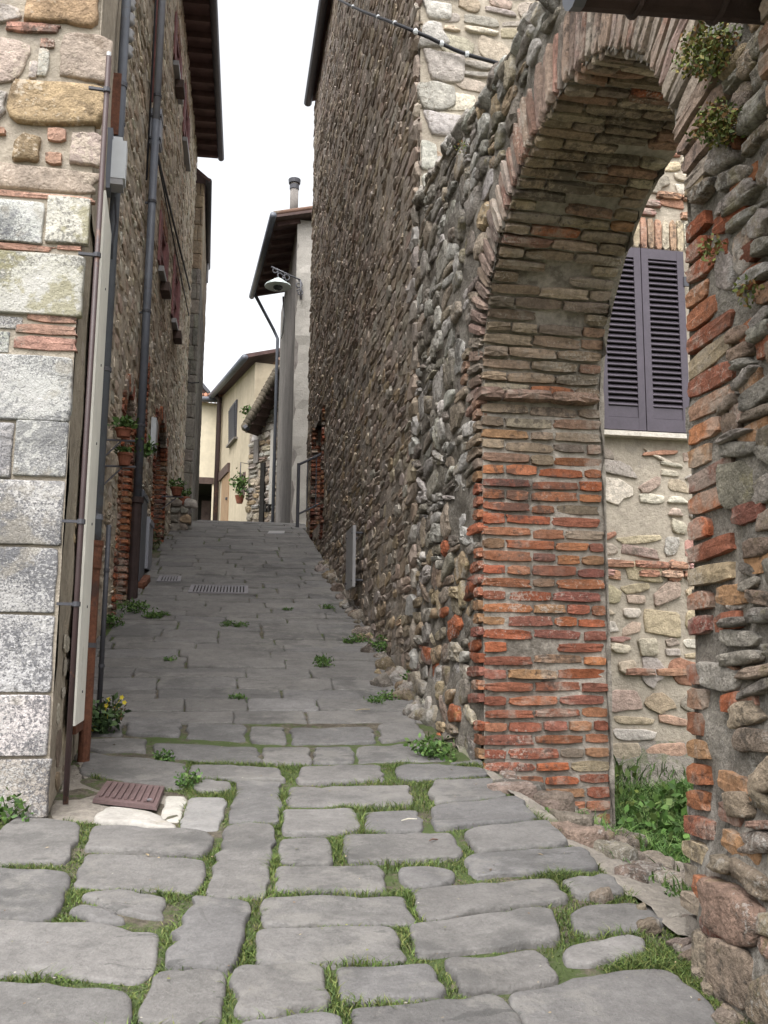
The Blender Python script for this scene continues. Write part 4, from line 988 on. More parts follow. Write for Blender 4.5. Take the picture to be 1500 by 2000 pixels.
# rusted dark duct at the back of the conduit
rd = col(226, .03, 180); zr0, zr1 = at_y(225, 268, rd[1])[2], at_y(236, 150, rd[1])[2]
ru = thing('rusty_bar', 'short rusty brown duct between brown pipe and bent conduit', 'duct', (rd[0], rd[1], zr0))
mb = MB(); mb.obox((rd[0], rd[1], (zr0+zr1)/2), SD, SN, Z, .035, .03, (zr1-zr0)/2); mb.build('duct', 'rust', ru)

# ================================================================== long stone house on the left side of the lane
H0 = np.array([-1.10, 6.40, 0.0]); HD = np.array([.03, 1.0, 0]); HD = HD/np.linalg.norm(HD); HN = np.array([HD[1], -HD[0], 0]); HL = 12.05; HZ = 11.75
def f2(px, py, off=0.0): return at_plane(px, py, H0+HN*off, HN)
def uz(px, py): p = f2(px, py); return float((p-H0) @ HD), float(p[2])
def hp(u, z, off=0.0): return H0+HD*u+HN*off+Z*z
h2 = thing('stone_house', 'long left house of rough brown rubble with red shuttered windows and tiled eave', 'house', (-1.1, 6.4, 1.2))
WIN = []
for (px, py0, py1) in ((347, 78, 186), (364, 205, 330), (319, 452, 566), (344, 530, 664)):
    u, zt = uz(px, py0); _, zb_ = uz(px, py1); WIN.append((u-.40, u+.40, zb_, zt))
def ug(u): return float(hstreet((H0+HD*u)[1]))
ua, ub = uz(297, 1000)[0], uz(321, 930)[0]
DOORS = [(ua, ub, ug(ua)-.1, uz(312, 812)[1]), (uz(258, 760)[0]-.55, uz(258, 760)[0]+.15, ug(3.6)-.1, uz(262, 790)[1]), (uz(278, 800)[0]-.35, uz(278, 800)[0]+.25, uz(280, 880)[1], uz(283, 700)[1])]
OPEN = WIN+DOORS
def in_any(u, z, e=0.0):
    for k, (a, b, c, d) in enumerate(OPEN):
        if a-e < u < b+e and c-e < z < d+e:
            if k >= len(WIN):
                r = (b-a)/2; uc = (a+b)/2
                if z > d-r and ((u-uc)/(r+e))**2+((z-(d-r))/(r+e))**2 > 1: continue
            return True
    return False
mb = MB(); sheet(mb, H0-HN*.004, HD, HN, 0, HL, .9, HZ+.1, .08, .010, in_any)
sheet(mb, H0+HD*HL-HN*3, HN, HD, 0, 3-.02, 1.5, HZ, .4, .02); sheet(mb, H0-HN*3, HN, -HD, 0, 3-.02, .9, HZ, .4, .02)
mb.build('wall', 'warm_mortar', h2, smooth=True)
mb = MB(); mb.obox(hp(HL/2, HZ/2+.5, -1.75), HD, HN, Z, HL/2-.05, 1.4, HZ/2-.55); mb.build('wall_core', 'dark_mortar', h2)
hs_ = Field()
HPAL = [(.52, .44, .34), (.47, .40, .31), (.55, .48, .38), (.43, .37, .30), (.50, .46, .39), (.41, .34, .265), (.58, .53, .45), (.48, .38, .30)]
rubble(hs_, H0-HN*.006, HD, HN, .05, HL, 1.1, HZ, (.08, .16), (.13, .32), HPAL, lambda u, z, w_, h_: z > ug(u)-.1 and not in_any(u, z, .07), d=(.006, .017), gap=.010, tilt=.12, split=.3, fill=.94)
hs_.emit(P_STONE, 'facade', h2, 'wall_stone')
hb = Field()
for (a, b, c, d) in DOORS:
    z = c
    while z < d-.1:
        for uu in (a-.07, b+.075): hb.put(hp(uu, z+.036, .0), HN, Z, rng.choice([.13, .20]), .057, .025, pick(RED, .18), 0)
        q = 0
        while q < .3: hb.put(hp(b-.002, z+.036, -q-.07), -HD, Z, .132, .057, .012, pick(RED, .18), 0); q += .145
        z += .073
    r = (b-a)/2; uc = (a+b)/2; n = max(5, int(math.pi*(r+.08)/.075))
    for k in range(n):
        t = math.pi*(k+.5)/n; nn = HD*math.cos(t)+Z*math.sin(t)
        hb.put(hp(uc, d-r)+nn*(r+.1), HN, nn, .06, .19, .03, pick(RED+BROWN[:3], .18), 0)
for (a, b, c, d) in WIN:
    for k in range(int((b-a+.2)/.07)): hb.put(hp(a-.1+.07*k+.035, d+.11), HN, Z, .056, .2, .02, pick(PINKBR, .15)*.8, 0)
hb.emit(P_BRICK, 'brick', h2, 'brick')
for k, (a, b, c, d) in enumerate(DOORS):
    mb = MB(); mb.obox(hp((a+b)/2, (c+d)/2, -.30), HD, HN, Z, (b-a)/2+.02, .02, (d-c)/2+.03)
    mb.build('door', 'wood' if k == 0 else 'void', h2)
    mb = MB()
    for t_ in (a-.01, b+.01): mb.obox(hp(t_, (c+d)/2, -.16), HD, HN, Z, .012, .15, (d-c)/2)
    mb.build('reveal', 'dark_mortar', h2)
for (a, b, c, d) in WIN:
    mb = MB(); uc = (a+b)/2; zc = (c+d)/2
    for t_ in (a+.03, b-.03): mb.obox(hp(t_, zc, -.03), HD, HN, Z, .035, .05, (d-c)/2)
    for t_ in (c+.03, d-.03, zc): mb.obox(hp(uc, t_, -.035), HD, HN, Z, (b-a)/2-.06, .04, .03)
    wf = mb.build('window', 'redwood', h2)
    mb = MB(); mb.obox(hp(uc, zc, -.06), HD, HN, Z, (b-a)/2, .01, (d-c)/2); mb.build('pane', 'glass', wf)
    for sgn, ed in ((-1, a), (1, b)):                     # shutters folded open on the wall
        mb = MB()
        for t_ in (.03, .21): mb.obox(hp(ed+sgn*t_, zc, .02), HD, HN, Z, .03, .012, (d-c)/2)
        for t_ in (c+.04, d-.04, zc): mb.obox(hp(ed+sgn*.12, t_, .02), HD, HN, Z, .07, .011, .035)
        sh = mb.build('shutter', 'redwood', h2)
        for q in range(14): mb = MB(); mb.obox(hp(ed+sgn*.12, c+.09+(d-c-.18)*q/13, .02), HD, HN, Z, .07, .008, .012); mb.build('slat', 'redwood', sh)
    mb = MB(); mb.obox(hp(uc, c-.05, .02), HD, HN, Z, (b-a)/2+.1, .06, .035); mb.build('window_sill', 'plate', h2)
    if c < 8 or a < WIN[1][0]:
        mb = MB(); mb.obox(hp(uc, c-.15, .07), HD, HN, Z, .16, .06, .06); bx_ = mb.build('window_box', 'wood', h2)
# eave: boards, rafters, tiles and gutter
mb = MB(); mb.obox(hp(HL/2, HZ+.13, .12), HD, HN, Z, HL/2+.15, .30, .02); mb.build('eave_board', 'rafter', h2)
for k in range(30):
    u = .1+HL*k/29; mb = MB(); mb.obox(hp(u, HZ+.06, .14), HD, HN, Z, .045, .27, .05); mb.build('rafter', 'rafter', h2)
mb = MB(); g0, g1 = hp(-.1, HZ+.10, .47), hp(HL+.22, HZ+.06, .47); mb.tube([g0, g1], .065, 10); mb.build('gutter', 'steel', h2, smooth=True)
mb = MB()
for k in range(56):
    u = .1+HL*k/55
    mb.tube([hp(u, HZ+.22, .46), hp(u, HZ+.52, -.35)], .085, 6)
o_ = mb.build('roof_tile', 'tile', h2, smooth=True); set_tint(o_.data, np.tile((.27, .13, .09), (len(o_.data.vertices), 1))); stuff(o_)
mb = MB(); mb.add([hp(0, HZ+.16, .42), hp(HL+.1, HZ+.16, .42), hp(HL+.1, HZ+1.4, -3), hp(0, HZ+1.4, -3)], [(0, 1, 2, 3)]); mb.build('roof', 'rafter', h2)
# downpipe on that facade
u0_, _ = uz(268, 700); zft = uz(248, 966)[1]; zjn = uz(298, 270)[1]
pxy = hp(u0_, 0, .075); zg = float(hstreet(pxy[1]))
d2 = thing('downpipe', 'tall grey downpipe with black iron foot on the brown rubble facade', 'downpipe', (pxy[0], pxy[1], zg))
mb = MB(); mb.tube([pxy+Z*zft, pxy+Z*zjn], .045, 10); mb.build('pipe', 'pipe_grey', d2, smooth=True)
mb = MB(); mb.tube([pxy+Z*zjn, pxy+Z*(HZ+.05)], .042, 10); mb.build('upper_pipe', 'pipe_light', d2, smooth=True)
mb = MB(); mb.tube([pxy+Z*(zg-.05), pxy+Z*(zft-.05), pxy+Z*(zft-.04), pxy+Z*(zft+.02)], [.055, .055, .07, .07], 10); mb.build('iron_foot', 'dark_iron', d2)
for z in np.arange(zft+.8, HZ, 1.3): mb = MB(); mb.tube([pxy+Z*z, pxy+Z*(z+.03)], .052, 10); mb.beam(pxy+Z*z, pxy+Z*z-HN*.09, .02, .02); mb.build('bracket', 'steel', d2)
# reddish conduit and box with cables
r0_ = hp(u0_-.22, 0, .04)
rc = thing('red_conduit', 'thin reddish conduit beside the upper grey downpipe on left facade', 'conduit', r0_+Z*(zjn+.1))
mb = MB(); mb.tube([r0_+Z*(zjn+.1), r0_+Z*HZ], .018, 6); mb.build('tube', 'redwood', rc, smooth=True)
mb = MB(); mb.tube([r0_-HD*.1+Z*(zjn-.9), r0_-HD*.1+Z*HZ], .012, 5); mb.build('wire', 'cable', rc, smooth=True)
q = hp(u0_+.12, zjn-.05, .07)
jb2 = thing('meter_box', 'small grey box beside the downpipe joint feeding the facade cables', 'junction box', q-Z*.25)
mb = MB(); mb.obox(q, HD, HN, Z, .10, .06, .22); mb.build('case', 'pipe_light', jb2)
for s in (-.16, .12): mb = MB(); mb.obox(q+Z*s, HD, HN, Z, .13, .065, .012); mb.build('strap', 'steel', jb2)
c0_, c1_, c2_ = q+HD*.1-Z*.2, f2(335, 420, .03), f2(371, 566, .05)
fc = thing('facade_cable', 'black cable slanting down the left facade from the grey box', 'cable', c2_)
mb = MB(); t = np.linspace(0, 1, 12)[:, None]; mb.tube((1-t)**2*c0_+2*t*(1-t)*(c1_*1.0+(c1_-(c0_+c2_)/2)*.3)+t*t*c2_, .017, 5); mb.build('line', 'cable', fc, smooth=True)
mb = MB(); mb.tube((1-t)**2*(c0_+HD*.05)+2*t*(1-t)*(c1_+HD*.2-Z*.2)+t*t*(c2_-Z*.5), .011, 5); mb.build('line', 'cable', fc, smooth=True)
# small wall lamp and house plate near the arched door
q = f2(301, 850, .06)
wl_ = thing('door_plaque', 'small pale plaque beside the arched brick doorway on the left facade', 'plaque', q-Z*.15)
mb = MB(); mb.obox(q, HD, HN, Z, .12, .03, .20); mb.build('plate', 'white_box', wl_)
mb = MB(); mb.obox(q+HN*.032, HD, HN, Z, .08, .004, .14); mb.build('face', 'plate', wl_)
# grey boards standing against the wall
for px0, px1, py0, py1, lab, mm in ((264, 274, 958, 1068, 'narrow slate blue board standing against wall just beyond the black iron foot', 'pipe_grey'), (279, 287, 1012, 1074, 'short pale blue board against wall nearest the arched brick door', 'pipe_light')):
    a, b = uz(px0, (py0+py1)/2)[0], uz(px1, (py0+py1)/2)[0]; zt = uz((px0+px1)/2, py0)[1]; zb_ = ug((a+b)/2)
    bd = thing('grey_board', lab, 'board', hp((a+b)/2, zb_, .06))
    mb = MB(); mb.obox(hp((a+b)/2, (zt+zb_)/2, .055), HD, HN, Z, max(.12, (b-a)/2), .02, (zt-zb_)/2); mb.build('panel', mm, bd)
    mb = MB(); mb.obox(hp((a+b)/2, zt-.05, .08), HD, HN, Z, max(.12, (b-a)/2)*.98, .008, .03); mb.build('rail', mm, bd)
# rust coloured step block by the wall
s4 = [street_pt(*p) for p in [(228, 1146), (290, 1148), (292, 1136), (232, 1128)]]
st_ = thing('step_block', 'low rust red stone block lying by the left wall', 'step', s4[0])
V, Fc = unit_piece(np.random.default_rng(5), n=20, ex=8, jit=.02, lump=.05, rings=((1.0, -.5), (1.0, .4), (.96, .95), (.6, 1.0)))
cc = sum(s4)/4; uu = s4[1]-s4[0]; ll = np.linalg.norm(uu); uu = uu/ll; vv = s4[3]-s4[0]; vv = vv-uu*(vv @ uu); lv = np.linalg.norm(vv); vv = vv/lv; nn = np.cross(uu, vv)
mb = MB(); mb.add(cc+nn*.0+V[:, :1]*uu*ll-V[:, 1:2]*nn*.06+V[:, 2:]*vv*max(lv, .3), Fc); mb.build('block', 'rust', st_)

# ================================================================== leaves and flowers
def leaf_geo(mb, c, r, n, size, pal, r_, squash=.7, up=.3):
    """n small leaves through an uneven rounded volume"""
    d = r_.normal(0, 1, (n, 3)); d /= np.linalg.norm(d, axis=1)[:, None]
    q = d*(r_.random(n)**.45)[:, None]*np.array([r, r, r*squash]); q *= (1+.45*fbm(d*1.7+c, 2))[:, None]
    for i in range(n):
        a = r_.normal(0, 1, 3); a[2] += up; a /= np.linalg.norm(a); b = np.cross(a, r_.normal(0, 1, 3)); b /= np.linalg.norm(b)
        s = size*r_.uniform(.6, 1.3); p = np.asarray(c)+q[i]
        t = np.array(pal[int(r_.integers(len(pal)))])*r_.uniform(.7, 1.3)
        mb.add([p, p+a*s*.5+b*s*.28, p+a*s, p+a*s*.5-b*s*.28], [(0, 1, 2, 3)], t)
GREEN = [(.07, .13, .03), (.05, .10, .025), (.10, .16, .04), (.06, .11, .035)]
LUSH = [(.065, .13, .03), (.085, .155, .035), (.05, .10, .025), (.115, .165, .05)]
FERN = [(.15, .17, .04), (.10, .13, .035), (.20, .17, .05), (.18, .10, .04), (.08, .11, .03)]
def plant(name, label, cat, c, r, n, size, pal, group=None, squash=.7, stems=5, seed=0):
    r_ = np.random.default_rng(seed+int(abs(c[1])*100)); t_ = thing(name, label, cat, (c[0], c[1], c[2]), group)
    mb = MB(); leaf_geo(mb, np.array([c[0], c[1], c[2]+r*squash*.7]), r, n, size, pal, r_, squash); mb.build('leaves', 'leaf', t_, tints=True)
    mb = MB()
    for k in range(stems):
        d = r_.normal(0, .5, 3)*r; d[2] = r*squash*r_.uniform(.6, 1.2); mb.tube([np.array(c)-Z*.01, np.array(c)+d*.6+r_.normal(0, .1, 3)*r, np.array(c)+d], [.004, .003, .002], 4, t=(.10, .12, .05))
    if stems: mb.build('stem', 'leaf', t_, tints=True)
    return t_
def pot(label, c, r0, r1, h_, plant_r, pal, group='terracotta flower pots'):
    p = thing('flower_pot', label, 'flower pot', c, group)
    mb = MB(); mb.lathe(c, [(r0, 0), (r1*.97, h_*.8), (r1*1.1, h_*.8), (r1*1.1, h_), (r1*.9, h_), (r1*.85, h_*.9)], 14); mb.build('pot', 'terracotta', p, smooth=False)
    mb = MB(); mb.lathe(np.array(c)+Z*h_*.86, [(r1*.86, 0), (r1*.5, .01)], 12); mb.build('soil', 'soil', p)
    mb = MB(); leaf_geo(mb, np.array(c)+Z*(h_+plant_r*.35), plant_r, 130, plant_r*.42, pal, np.random.default_rng(int(c[1]*50)), .6); mb.build('plant', 'leaf', p, tints=True)
    return p
q = f2(243, 905, .17); pot('terracotta pot with trailing plant hung low on left facade', q-Z*.02, .045, .062, .11, .085, GREEN)
q2 = f2(240, 872, .17); q2[2] = q[2]+.20; pot('upper terracotta pot hung above another on left facade', q2, .055, .07, .075, .12, GREEN)
for k, qq in enumerate((q, q2)):
    br_ = thing('pot_bracket', ['iron wall bracket holding the lower hanging terracotta pot', 'iron wall bracket holding the upper hanging terracotta pot'][k], 'bracket', qq-HN*.15)
    mb = MB(); mb.tube([qq-HN*.17-Z*.03, qq-Z*.03+HN*.1], .01, 5); mb.build('arm', 'iron', br_); mb = MB(); mb.tube([qq-HN*.17-Z*.2, qq-HN*.02-Z*.04], .008, 5); mb.build('strut', 'iron', br_)
q = f2(282, 890, .12); plant('wall_plant', 'leafy plant trailing from the wall between pots and arched door', 'plant', q, .16, 90, .08, GREEN)
# plinth with pots at the end of the facade
pz = street_pt(366, 1036); px_ = np.array([pz[0], pz[1], pz[2]])
plh = thing('stone_plinth', 'rough mossy stone plinth carrying flower pots at the far end of left facade', 'plinth', px_)
ps = Field(); zt = at_y(375, 985, px_[1])[2]; z = px_[2]-.05; wv = .20
mb = MB(); mb.box((px_[0]-.30, px_[1]-.02, px_[2]-.1), (px_[0]-.0, px_[1]+.42, zt-.03)); mb.build('core', 'dark_mortar', plh)
while z < zt:
    h_ = rng.uniform(.09, .16); x = px_[0]-.31
    while x < px_[0]-.06:
        l = rng.uniform(.12, .26); ps.put((x+l/2, px_[1]-.02, z+h_/2), (0, -1, 0), Z, l-.01, h_-.01, .05, pick(GREYST+OCHRE[:2], .15), rng.normal(0, .05)); x += l
    yy = px_[1]
    while yy < px_[1]+.4: l = .2; ps.put((px_[0]+.0, yy+l/2, z+h_/2), (1, 0, 0), Z, l-.01, h_-.01, .05, pick(GREYST, .15), 0); yy += l
    z += h_
ps.emit(P_ROCK, 'rubble', plh, 'stone')
pot('small terracotta pot on the stone plinth end beside the lane', np.array([px_[0]-.08, px_[1]+.1, zt]), .07, .095, .13, .13, GREEN)
q = f2(345, 968, .2); pot('terracotta pot with a green plant fixed to the far left facade', q, .06, .085, .12, .14, GREEN)
br_ = thing('pot_bracket', 'iron bracket under the far terracotta pot on left facade', 'bracket', q-HN*.2); mb = MB(); mb.tube([q-HN*.22-Z*.02, q+HN*.1-Z*.02], .012, 5); mb.build('arm', 'iron', br_); mb = MB(); mb.tube([q-HN*.2-Z*.2, q-Z*.03], .009, 5); mb.build('strut', 'iron', br_)
q = street_pt(305, 1072); plant('bush', 'dusty green bush growing at foot of the arched brick doorway', 'plant', q+np.array([-.05, 0, 0]), .17, 130, .07, [(.09, .10, .05), (.07, .08, .04)], squash=1.3)

# ================================================================== third house on the left, further up
Y3 = 18.62; x3a = -.78; x3b = float(at_y(378, 860, Y3)[0])
e0 = at_y(411, 356, 18.45); zE = float(e0[2]); dd = ray(408.5, 526); e1 = CAM+dd*((zE-1.6)/dd[2])
h3 = thing('stone_house', 'narrow grey ashlar house end beyond the long left house', 'house', (x3b, Y3, 3.9))
mb = MB(); mb.box((x3a-2.5, Y3+.02, 3.0), (x3b-.02, e1[1]-.2, zE+.05)); mb.build('wall', 'dark_mortar', h3)
h3s = Field(); z = 3.6
while z < zE:
    h_ = rng.uniform(.22, .38); x = x3a-.3
    grey = [(.20, .185, .165), (.235, .22, .195), (.17, .155, .14), (.22, .20, .17)] if z < 9.2 else [(.34, .27, .19), (.30, .23, .16), (.36, .30, .23)]
    while x < x3b-.03:
        l = rng.uniform(.25, .5); l = min(l, x3b-x)
        h3s.put((x+l/2, Y3+.02, z+h_/2), (0, -1, 0), Z, l-.01, h_-.012, .03, pick(grey, .1), rng.normal(0, .02)); x += l
    yy = Y3+.02
    while yy < Y3+5: l = rng.uniform(.3, .6); h3s.put((x3b-.02, yy+l/2, z+h_/2), (1, 0, 0), Z, l-.01, h_-.01, .03, pick(grey, .1), 0); yy += l
    z += h_
h3s.emit(P_BLOCK, 'rubble', h3, 'stone_block', min_px=5)
mb = MB(); mb.add([(x3b-.35, 18.4, zE+.42), (e0[0], 18.45, zE+.06), (e1[0], e1[1], zE+.06), (x3b-.35, e1[1], zE+.42), (x3b-.35, 18.4, zE+.30), (e0[0], 18.45, zE), (e1[0], e1[1], zE), (x3b-.35, e1[1], zE+.30)],
    [(0, 1, 2, 3), (7, 6, 5, 4), (0, 4, 5, 1), (1, 5, 6, 2), (2, 6, 7, 3), (3, 7, 4, 0)]); mb.build('eave', 'rafter', h3)
mb = MB(); mb.tube([e0+np.array([-.03, 0, .03]), e1+np.array([-.03, 0, .03])], .06, 8); mb.build('gutter', 'steel', h3, smooth=True)
g = e1+np.array([-.03, -.4, 0]); mb = MB(); mb.tube([g, g-Z*.5, g-Z*.6+np.array([-.25, 0, 0]), g-Z*.6+np.array([-.45, 0, -.0])], .03, 6); mb.build('downspout', 'plate', h3, smooth=True)
q = at_y(371, 700, Y3-.04)
wr = thing('wall_wire', 'dark wire strung across the grey ashlar house end', 'wire', at_y(360, 746, Y3-.05)); mb = MB(); mb.tube([at_y(358, 744, Y3-.06), at_y(374, 748, Y3-.06), at_y(389, 747, Y3-.06)], .012, 5); mb.build('line', 'cable', wr)

# ================================================================== cream houses where the lane bends
def ground_z(p): return float(hstreet(p[1]))
YA = 33.0
A0 = at_y(426, 900, YA); B0 = at_y(493, 900, 27.2); A0[2] = 0; B0[2] = 0
CD = B0-A0; CL = np.linalg.norm(CD); CD = CD/CL; CN = np.array([CD[1], -CD[0], 0]);
if CN[1] > 0: CN = -CN
def cp(px, py, off=0.0): return at_plane(px, py, A0+CN*off, CN)
def cbox(mb, px0, py0, px1, py1, off0, off1):
    a, b = cp(px0, (py0+py1)/2), cp(px1, (py0+py1)/2); t, u = cp((px0+px1)/2, py0)[2], cp((px0+px1)/2, py1)[2]
    c = (a+b)/2+CN*(off0+off1)/2; c[2] = (t+u)/2
    mb.obox(c, CD, CN, Z, np.linalg.norm((b-a)[:2])/2, (off1-off0)/2, (t-u)/2)
ch = thing('plastered_house', 'yellow plastered house with dark shuttered window where the lane bends', 'house', (A0[0], A0[1], 4.2))
za, zb2 = cp(426, 785)[2], cp(493, 716)[2]; ze = (za+zb2)/2+.1
gz = ground_z(A0)-.6
mb = MB(); mb.add([A0+Z*gz, B0+Z*gz, B0+Z*zb2, A0+Z*za]+[p-CN*.8 for p in (A0+Z*gz, B0+Z*gz, B0+Z*zb2, A0+Z*za)], [(0, 1, 2, 3), (1, 5, 6, 2), (5, 4, 7, 6), (4, 0, 3, 7), (3, 2, 6, 7)])
mb.build('wall', 'plaster_yellow', ch)
mb = MB(); a, b = A0+CN*.35+Z*(za+.02)-CD*.1, B0+CN*.35+Z*(zb2+.05)+CD*.2; mb.tube([a, b], .10, 8); mb.build('gutter', 'pipe_grey', ch, smooth=True)
mb = MB(); mb.add([a+Z*.1, b+Z*.1, b-CN*1.2+Z*.45, a-CN*1.2+Z*.45, a-Z*.02, b-Z*.02, b-CN*1.2+Z*.35, a-CN*1.2+Z*.35], [(0, 1, 2, 3), (7, 6, 5, 4), (0, 4, 5, 1), (1, 5, 6, 2), (2, 6, 7, 3), (3, 7, 4, 0)]); mb.build('roof', 'rafter', ch)
mb = MB(); cbox(mb, 450, 791, 463, 863, .0, .05); w_ = mb.build('window', 'steel', ch)
for k in range(16): mb = MB(); cbox(mb, 450.7, 796+64*k/16, 462.4, 798.4+64*k/16, .05, .08); mb.build('slat', 'steel', w_)
mb = MB(); cbox(mb, 448.5, 862.5, 464, 866, .0, .12); mb.build('window_sill', 'plaster_grey', ch)
mb = MB(); cbox(mb, 433.5, 930, 447, 1024, .0, .03); dr = mb.build('door', 'door_wood', ch)
mb = MB(); cbox(mb, 444.5, 972, 446, 976, .03, .08); mb.build('handle', 'steel', dr)
mb = MB(); cbox(mb, 431, 914, 449, 931, .0, .08); mb.build('door_hood', 'wood', ch)
mb = MB(); cbox(mb, 470, 926, 479, 968, .0, .02); mb.build('niche', 'rafter', ch)
cpt = cp(424.5, 900, .12); mb = MB(); pA = np.array([cpt[0], cpt[1], 0])
mb.tube([pA+Z*gz, pA+Z*(za-.2), pA+CN*.2+Z*za], .085, 8); mb.build('downpipe', 'pipe_brown', ch, smooth=True)
hk = cp(468, 975, .35)
bk = thing('hanging_basket', 'round green hanging plant on the yellow plastered wall', 'hanging plant', hk)
mb = MB(); leaf_geo(mb, hk+Z*.42, .27, 260, .11, GREEN, np.random.default_rng(4), 1.25); mb.build('leaves', 'leaf', bk, tints=True)
mb = MB(); mb.lathe(hk-Z*.12, [(.08, 0), (.13, .2), (.14, .22)], 10); mb.build('pot', 'terracotta', bk)
mb = MB(); mb.tube([hk+Z*1.0-CN*.35, hk+Z*1.05, hk+Z*.3], .015, 5); mb.build('hook', 'iron', bk)
# pale house part left of it, facing down the lane
ph = thing('plastered_house', 'pale cream house with dark open garage beneath, behind the left houses', 'house', at_y(400, 1020, YA+.2))
xl0, xl1 = float(at_y(330, 900, YA)[0]), float(A0[0])-.0
zt = float(at_y(400, 786, YA)[2]); zg0, zg1 = float(at_y(400, 1040, YA)[2]), float(at_y(400, 938, YA)[2]); xg0, xg1 = float(at_y(368, 980, YA)[0]), float(at_y(413, 980, YA)[0])
mb = MB(); mb.box((xl0, YA+.02, zg1), (xl1, YA+.4, zt)); mb.box((xg1, YA+.02, zg0), (xl1, YA+.4, zg1-.002)); mb.box((xl0, YA+.41, zt-.4), (xl1-.1, YA+4, zt-.01)); mb.build('wall', 'plaster_pale', ph)
mb = MB(); mb.box((xg0-1, YA+3.0, zg0), (xg1+.02, YA+3.1, zg1)); mb.box((xg0-1, YA+.42, zg1-.01), (xg1+.02, YA+3.0, zg1+.1)); mb.box((xg1+.001, YA+.41, zg0), (xg1+.1, YA+3, zg1-.02)); mb.build('garage', 'void', ph)
mb = MB(); mb.box((xg0-1, YA-.02, zg1-.12), (xg1+.05, YA+.015, zg1+.10)); mb.build('lintel', 'wood', ph)
mb = MB(); mb.box((xg1-.35, YA+1.2, zg0), (xg1-.05, YA+1.3, zg1-.5)); mb.build('gate', 'wood', ph)
mb = MB(); mb.tube([(xl0, YA-.25, zt+.05), (xl1+.1, YA-.25, zt+.05)], .10, 8); mb.build('gutter', 'pipe_grey', ph, smooth=True)
mb = MB()
for k in range(12): xx = xl0+.1+(xl1-xl0)*k/11; mb.tube([(xx, YA-.28, zt+.15), (xx, YA+2.5, zt+.8)], .12, 6, t=(.36, .18, .12))
o_ = mb.build('roof_tile', 'tile', ph, smooth=True, tints=True); stuff(o_)
bh = thing('far_roof', 'dark tiled roof edge rising behind the pale cream house', 'roof', at_y(392, 768, 38))
a, b, c_ = at_y(380, 738, 38), at_y(407, 770, 38), at_y(380, 772, 38)
mb = MB(); mb.add([a, b, c_, a+np.array([0, 4, 0]), b+np.array([0, 4, 0]), c_+np.array([0, 4, 0])], [(0, 2, 1), (3, 4, 5), (0, 1, 4, 3), (1, 2, 5, 4), (2, 0, 3, 5)]); mb.build('tiles', 'rafter', bh)
mb = MB(); mb.beam(a+Z*.05, b+Z*.05+(b-a)*.05, .5, .12); mb.build('eave_board', 'steel', bh)

# ================================================================== old low stone house and the tall house behind it
o0 = at_y(486, 900, 27.1); o1 = at_y(546, 900, 26.2); o0[2] = o1[2] = 0; OD = o1-o0; OL = np.linalg.norm(OD); OD = OD/OL; ON = np.array([OD[1], -OD[0], 0]); ON = -ON if ON[1] > 0 else ON
def op_(px, py, off=0.0): return at_plane(px, py, o0+ON*off, ON)
oh = thing('stone_house', 'old low stone house with crooked mossy tiled eave beyond the bend', 'house', (o0[0], o0[1], 4.3))
a, b = op_(486, 850), op_(546, 745); gz = 3.9
mb = MB(); mb.add([o0+Z*gz, o1+Z*gz, o1+Z*b[2], o0+Z*a[2]]+[p-ON*3 for p in (o0+Z*gz, o1+Z*gz, o1+Z*b[2], o0+Z*a[2])], [(0, 1, 2, 3), (1, 5, 6, 2), (5, 4, 7, 6), (4, 0, 3, 7), (3, 2, 6, 7)]); mb.build('wall', 'dark_mortar', oh)
os_ = Field()
def otop(u): return a[2]+(b[2]-a[2])*u/OL
rubble(os_, o0, OD, ON, 0.1, OL, 4.0, b[2], (.14, .26), (.2, .45), GREYST+OCHRE+BROWN, lambda u, z, w_, h_: z < otop(u)-.1, d=(.02, .06), gap=.02)
os_.emit(P_STONE, 'rubble', oh, 'wall_stone', min_px=5)
def obx(px0, py0, px1, py1, off0, off1, nm, m):
    A, B = op_(px0, (py0+py1)/2), op_(px1, (py0+py1)/2); t, u = op_((px0+px1)/2, py0)[2], op_((px0+px1)/2, py1)[2]; c = (A+B)/2+ON*(off0+off1)/2; c[2] = (t+u)/2
    mb = MB(); mb.obox(c, OD, ON, Z, np.linalg.norm((B-A)[:2])/2, (off1-off0)/2, (t-u)/2); return mb.build(nm, m, oh)
obx(511, 905, 519, 1024, .03, .08, 'doorway', 'void'); obx(519.5, 985, 524, 1000, .03, .08, 'vent', 'void'); obx(526, 985, 530, 1000, .03, .08, 'vent', 'void')
obx(530, 840, 539, 985, .02, .07, 'plaster_patch', 'plaster_white'); obx(499, 860, 508, 905, .05, .08, 'plaster_patch', 'plaster_grey')
ea, eb_ = op_(480, 836, .5), op_(545, 722, .35)
mb = MB()
for k in range(15):
    p = ea+(eb_-ea)*(k+.5)/15; mb.tube([p+ON*.1-Z*.05, p-ON*2+Z*.8], .13, 6, t=np.array((.12, .10, .075))*rng.uniform(.7, 1.3))
o_ = mb.build('roof_tile', 'tile', oh, smooth=True, tints=True); stuff(o_)
mb = MB(); mb.beam(ea-Z*.12-ON*.25, eb_-Z*.12-ON*.25, .45, .08); mb.build('eave_board', 'wood', oh)
for k in range(7): p = ea+(eb_-ea)*(k+.5)/7; mb = MB(); mb.beam(p-Z*.2+ON*.05, p-Z*.15-ON*.6, .09, .1); mb.build('rafter', 'wood', oh)
mb = MB(); mb.tube([op_(484, 833, .55), op_(478, 838, .6)], .10, 7); mb.build('gutter_end', 'steel', oh)
q = op_(483, 812, .5); plant('roof_weed', 'small weed sprouting at low end of the mossy tiled eave', 'plant', q, .22, 60, .12, GREEN)
th_ = thing('stone_house', 'pale stone gable seen above the old mossy tiled eave', 'house', at_y(515, 760, 32.5))
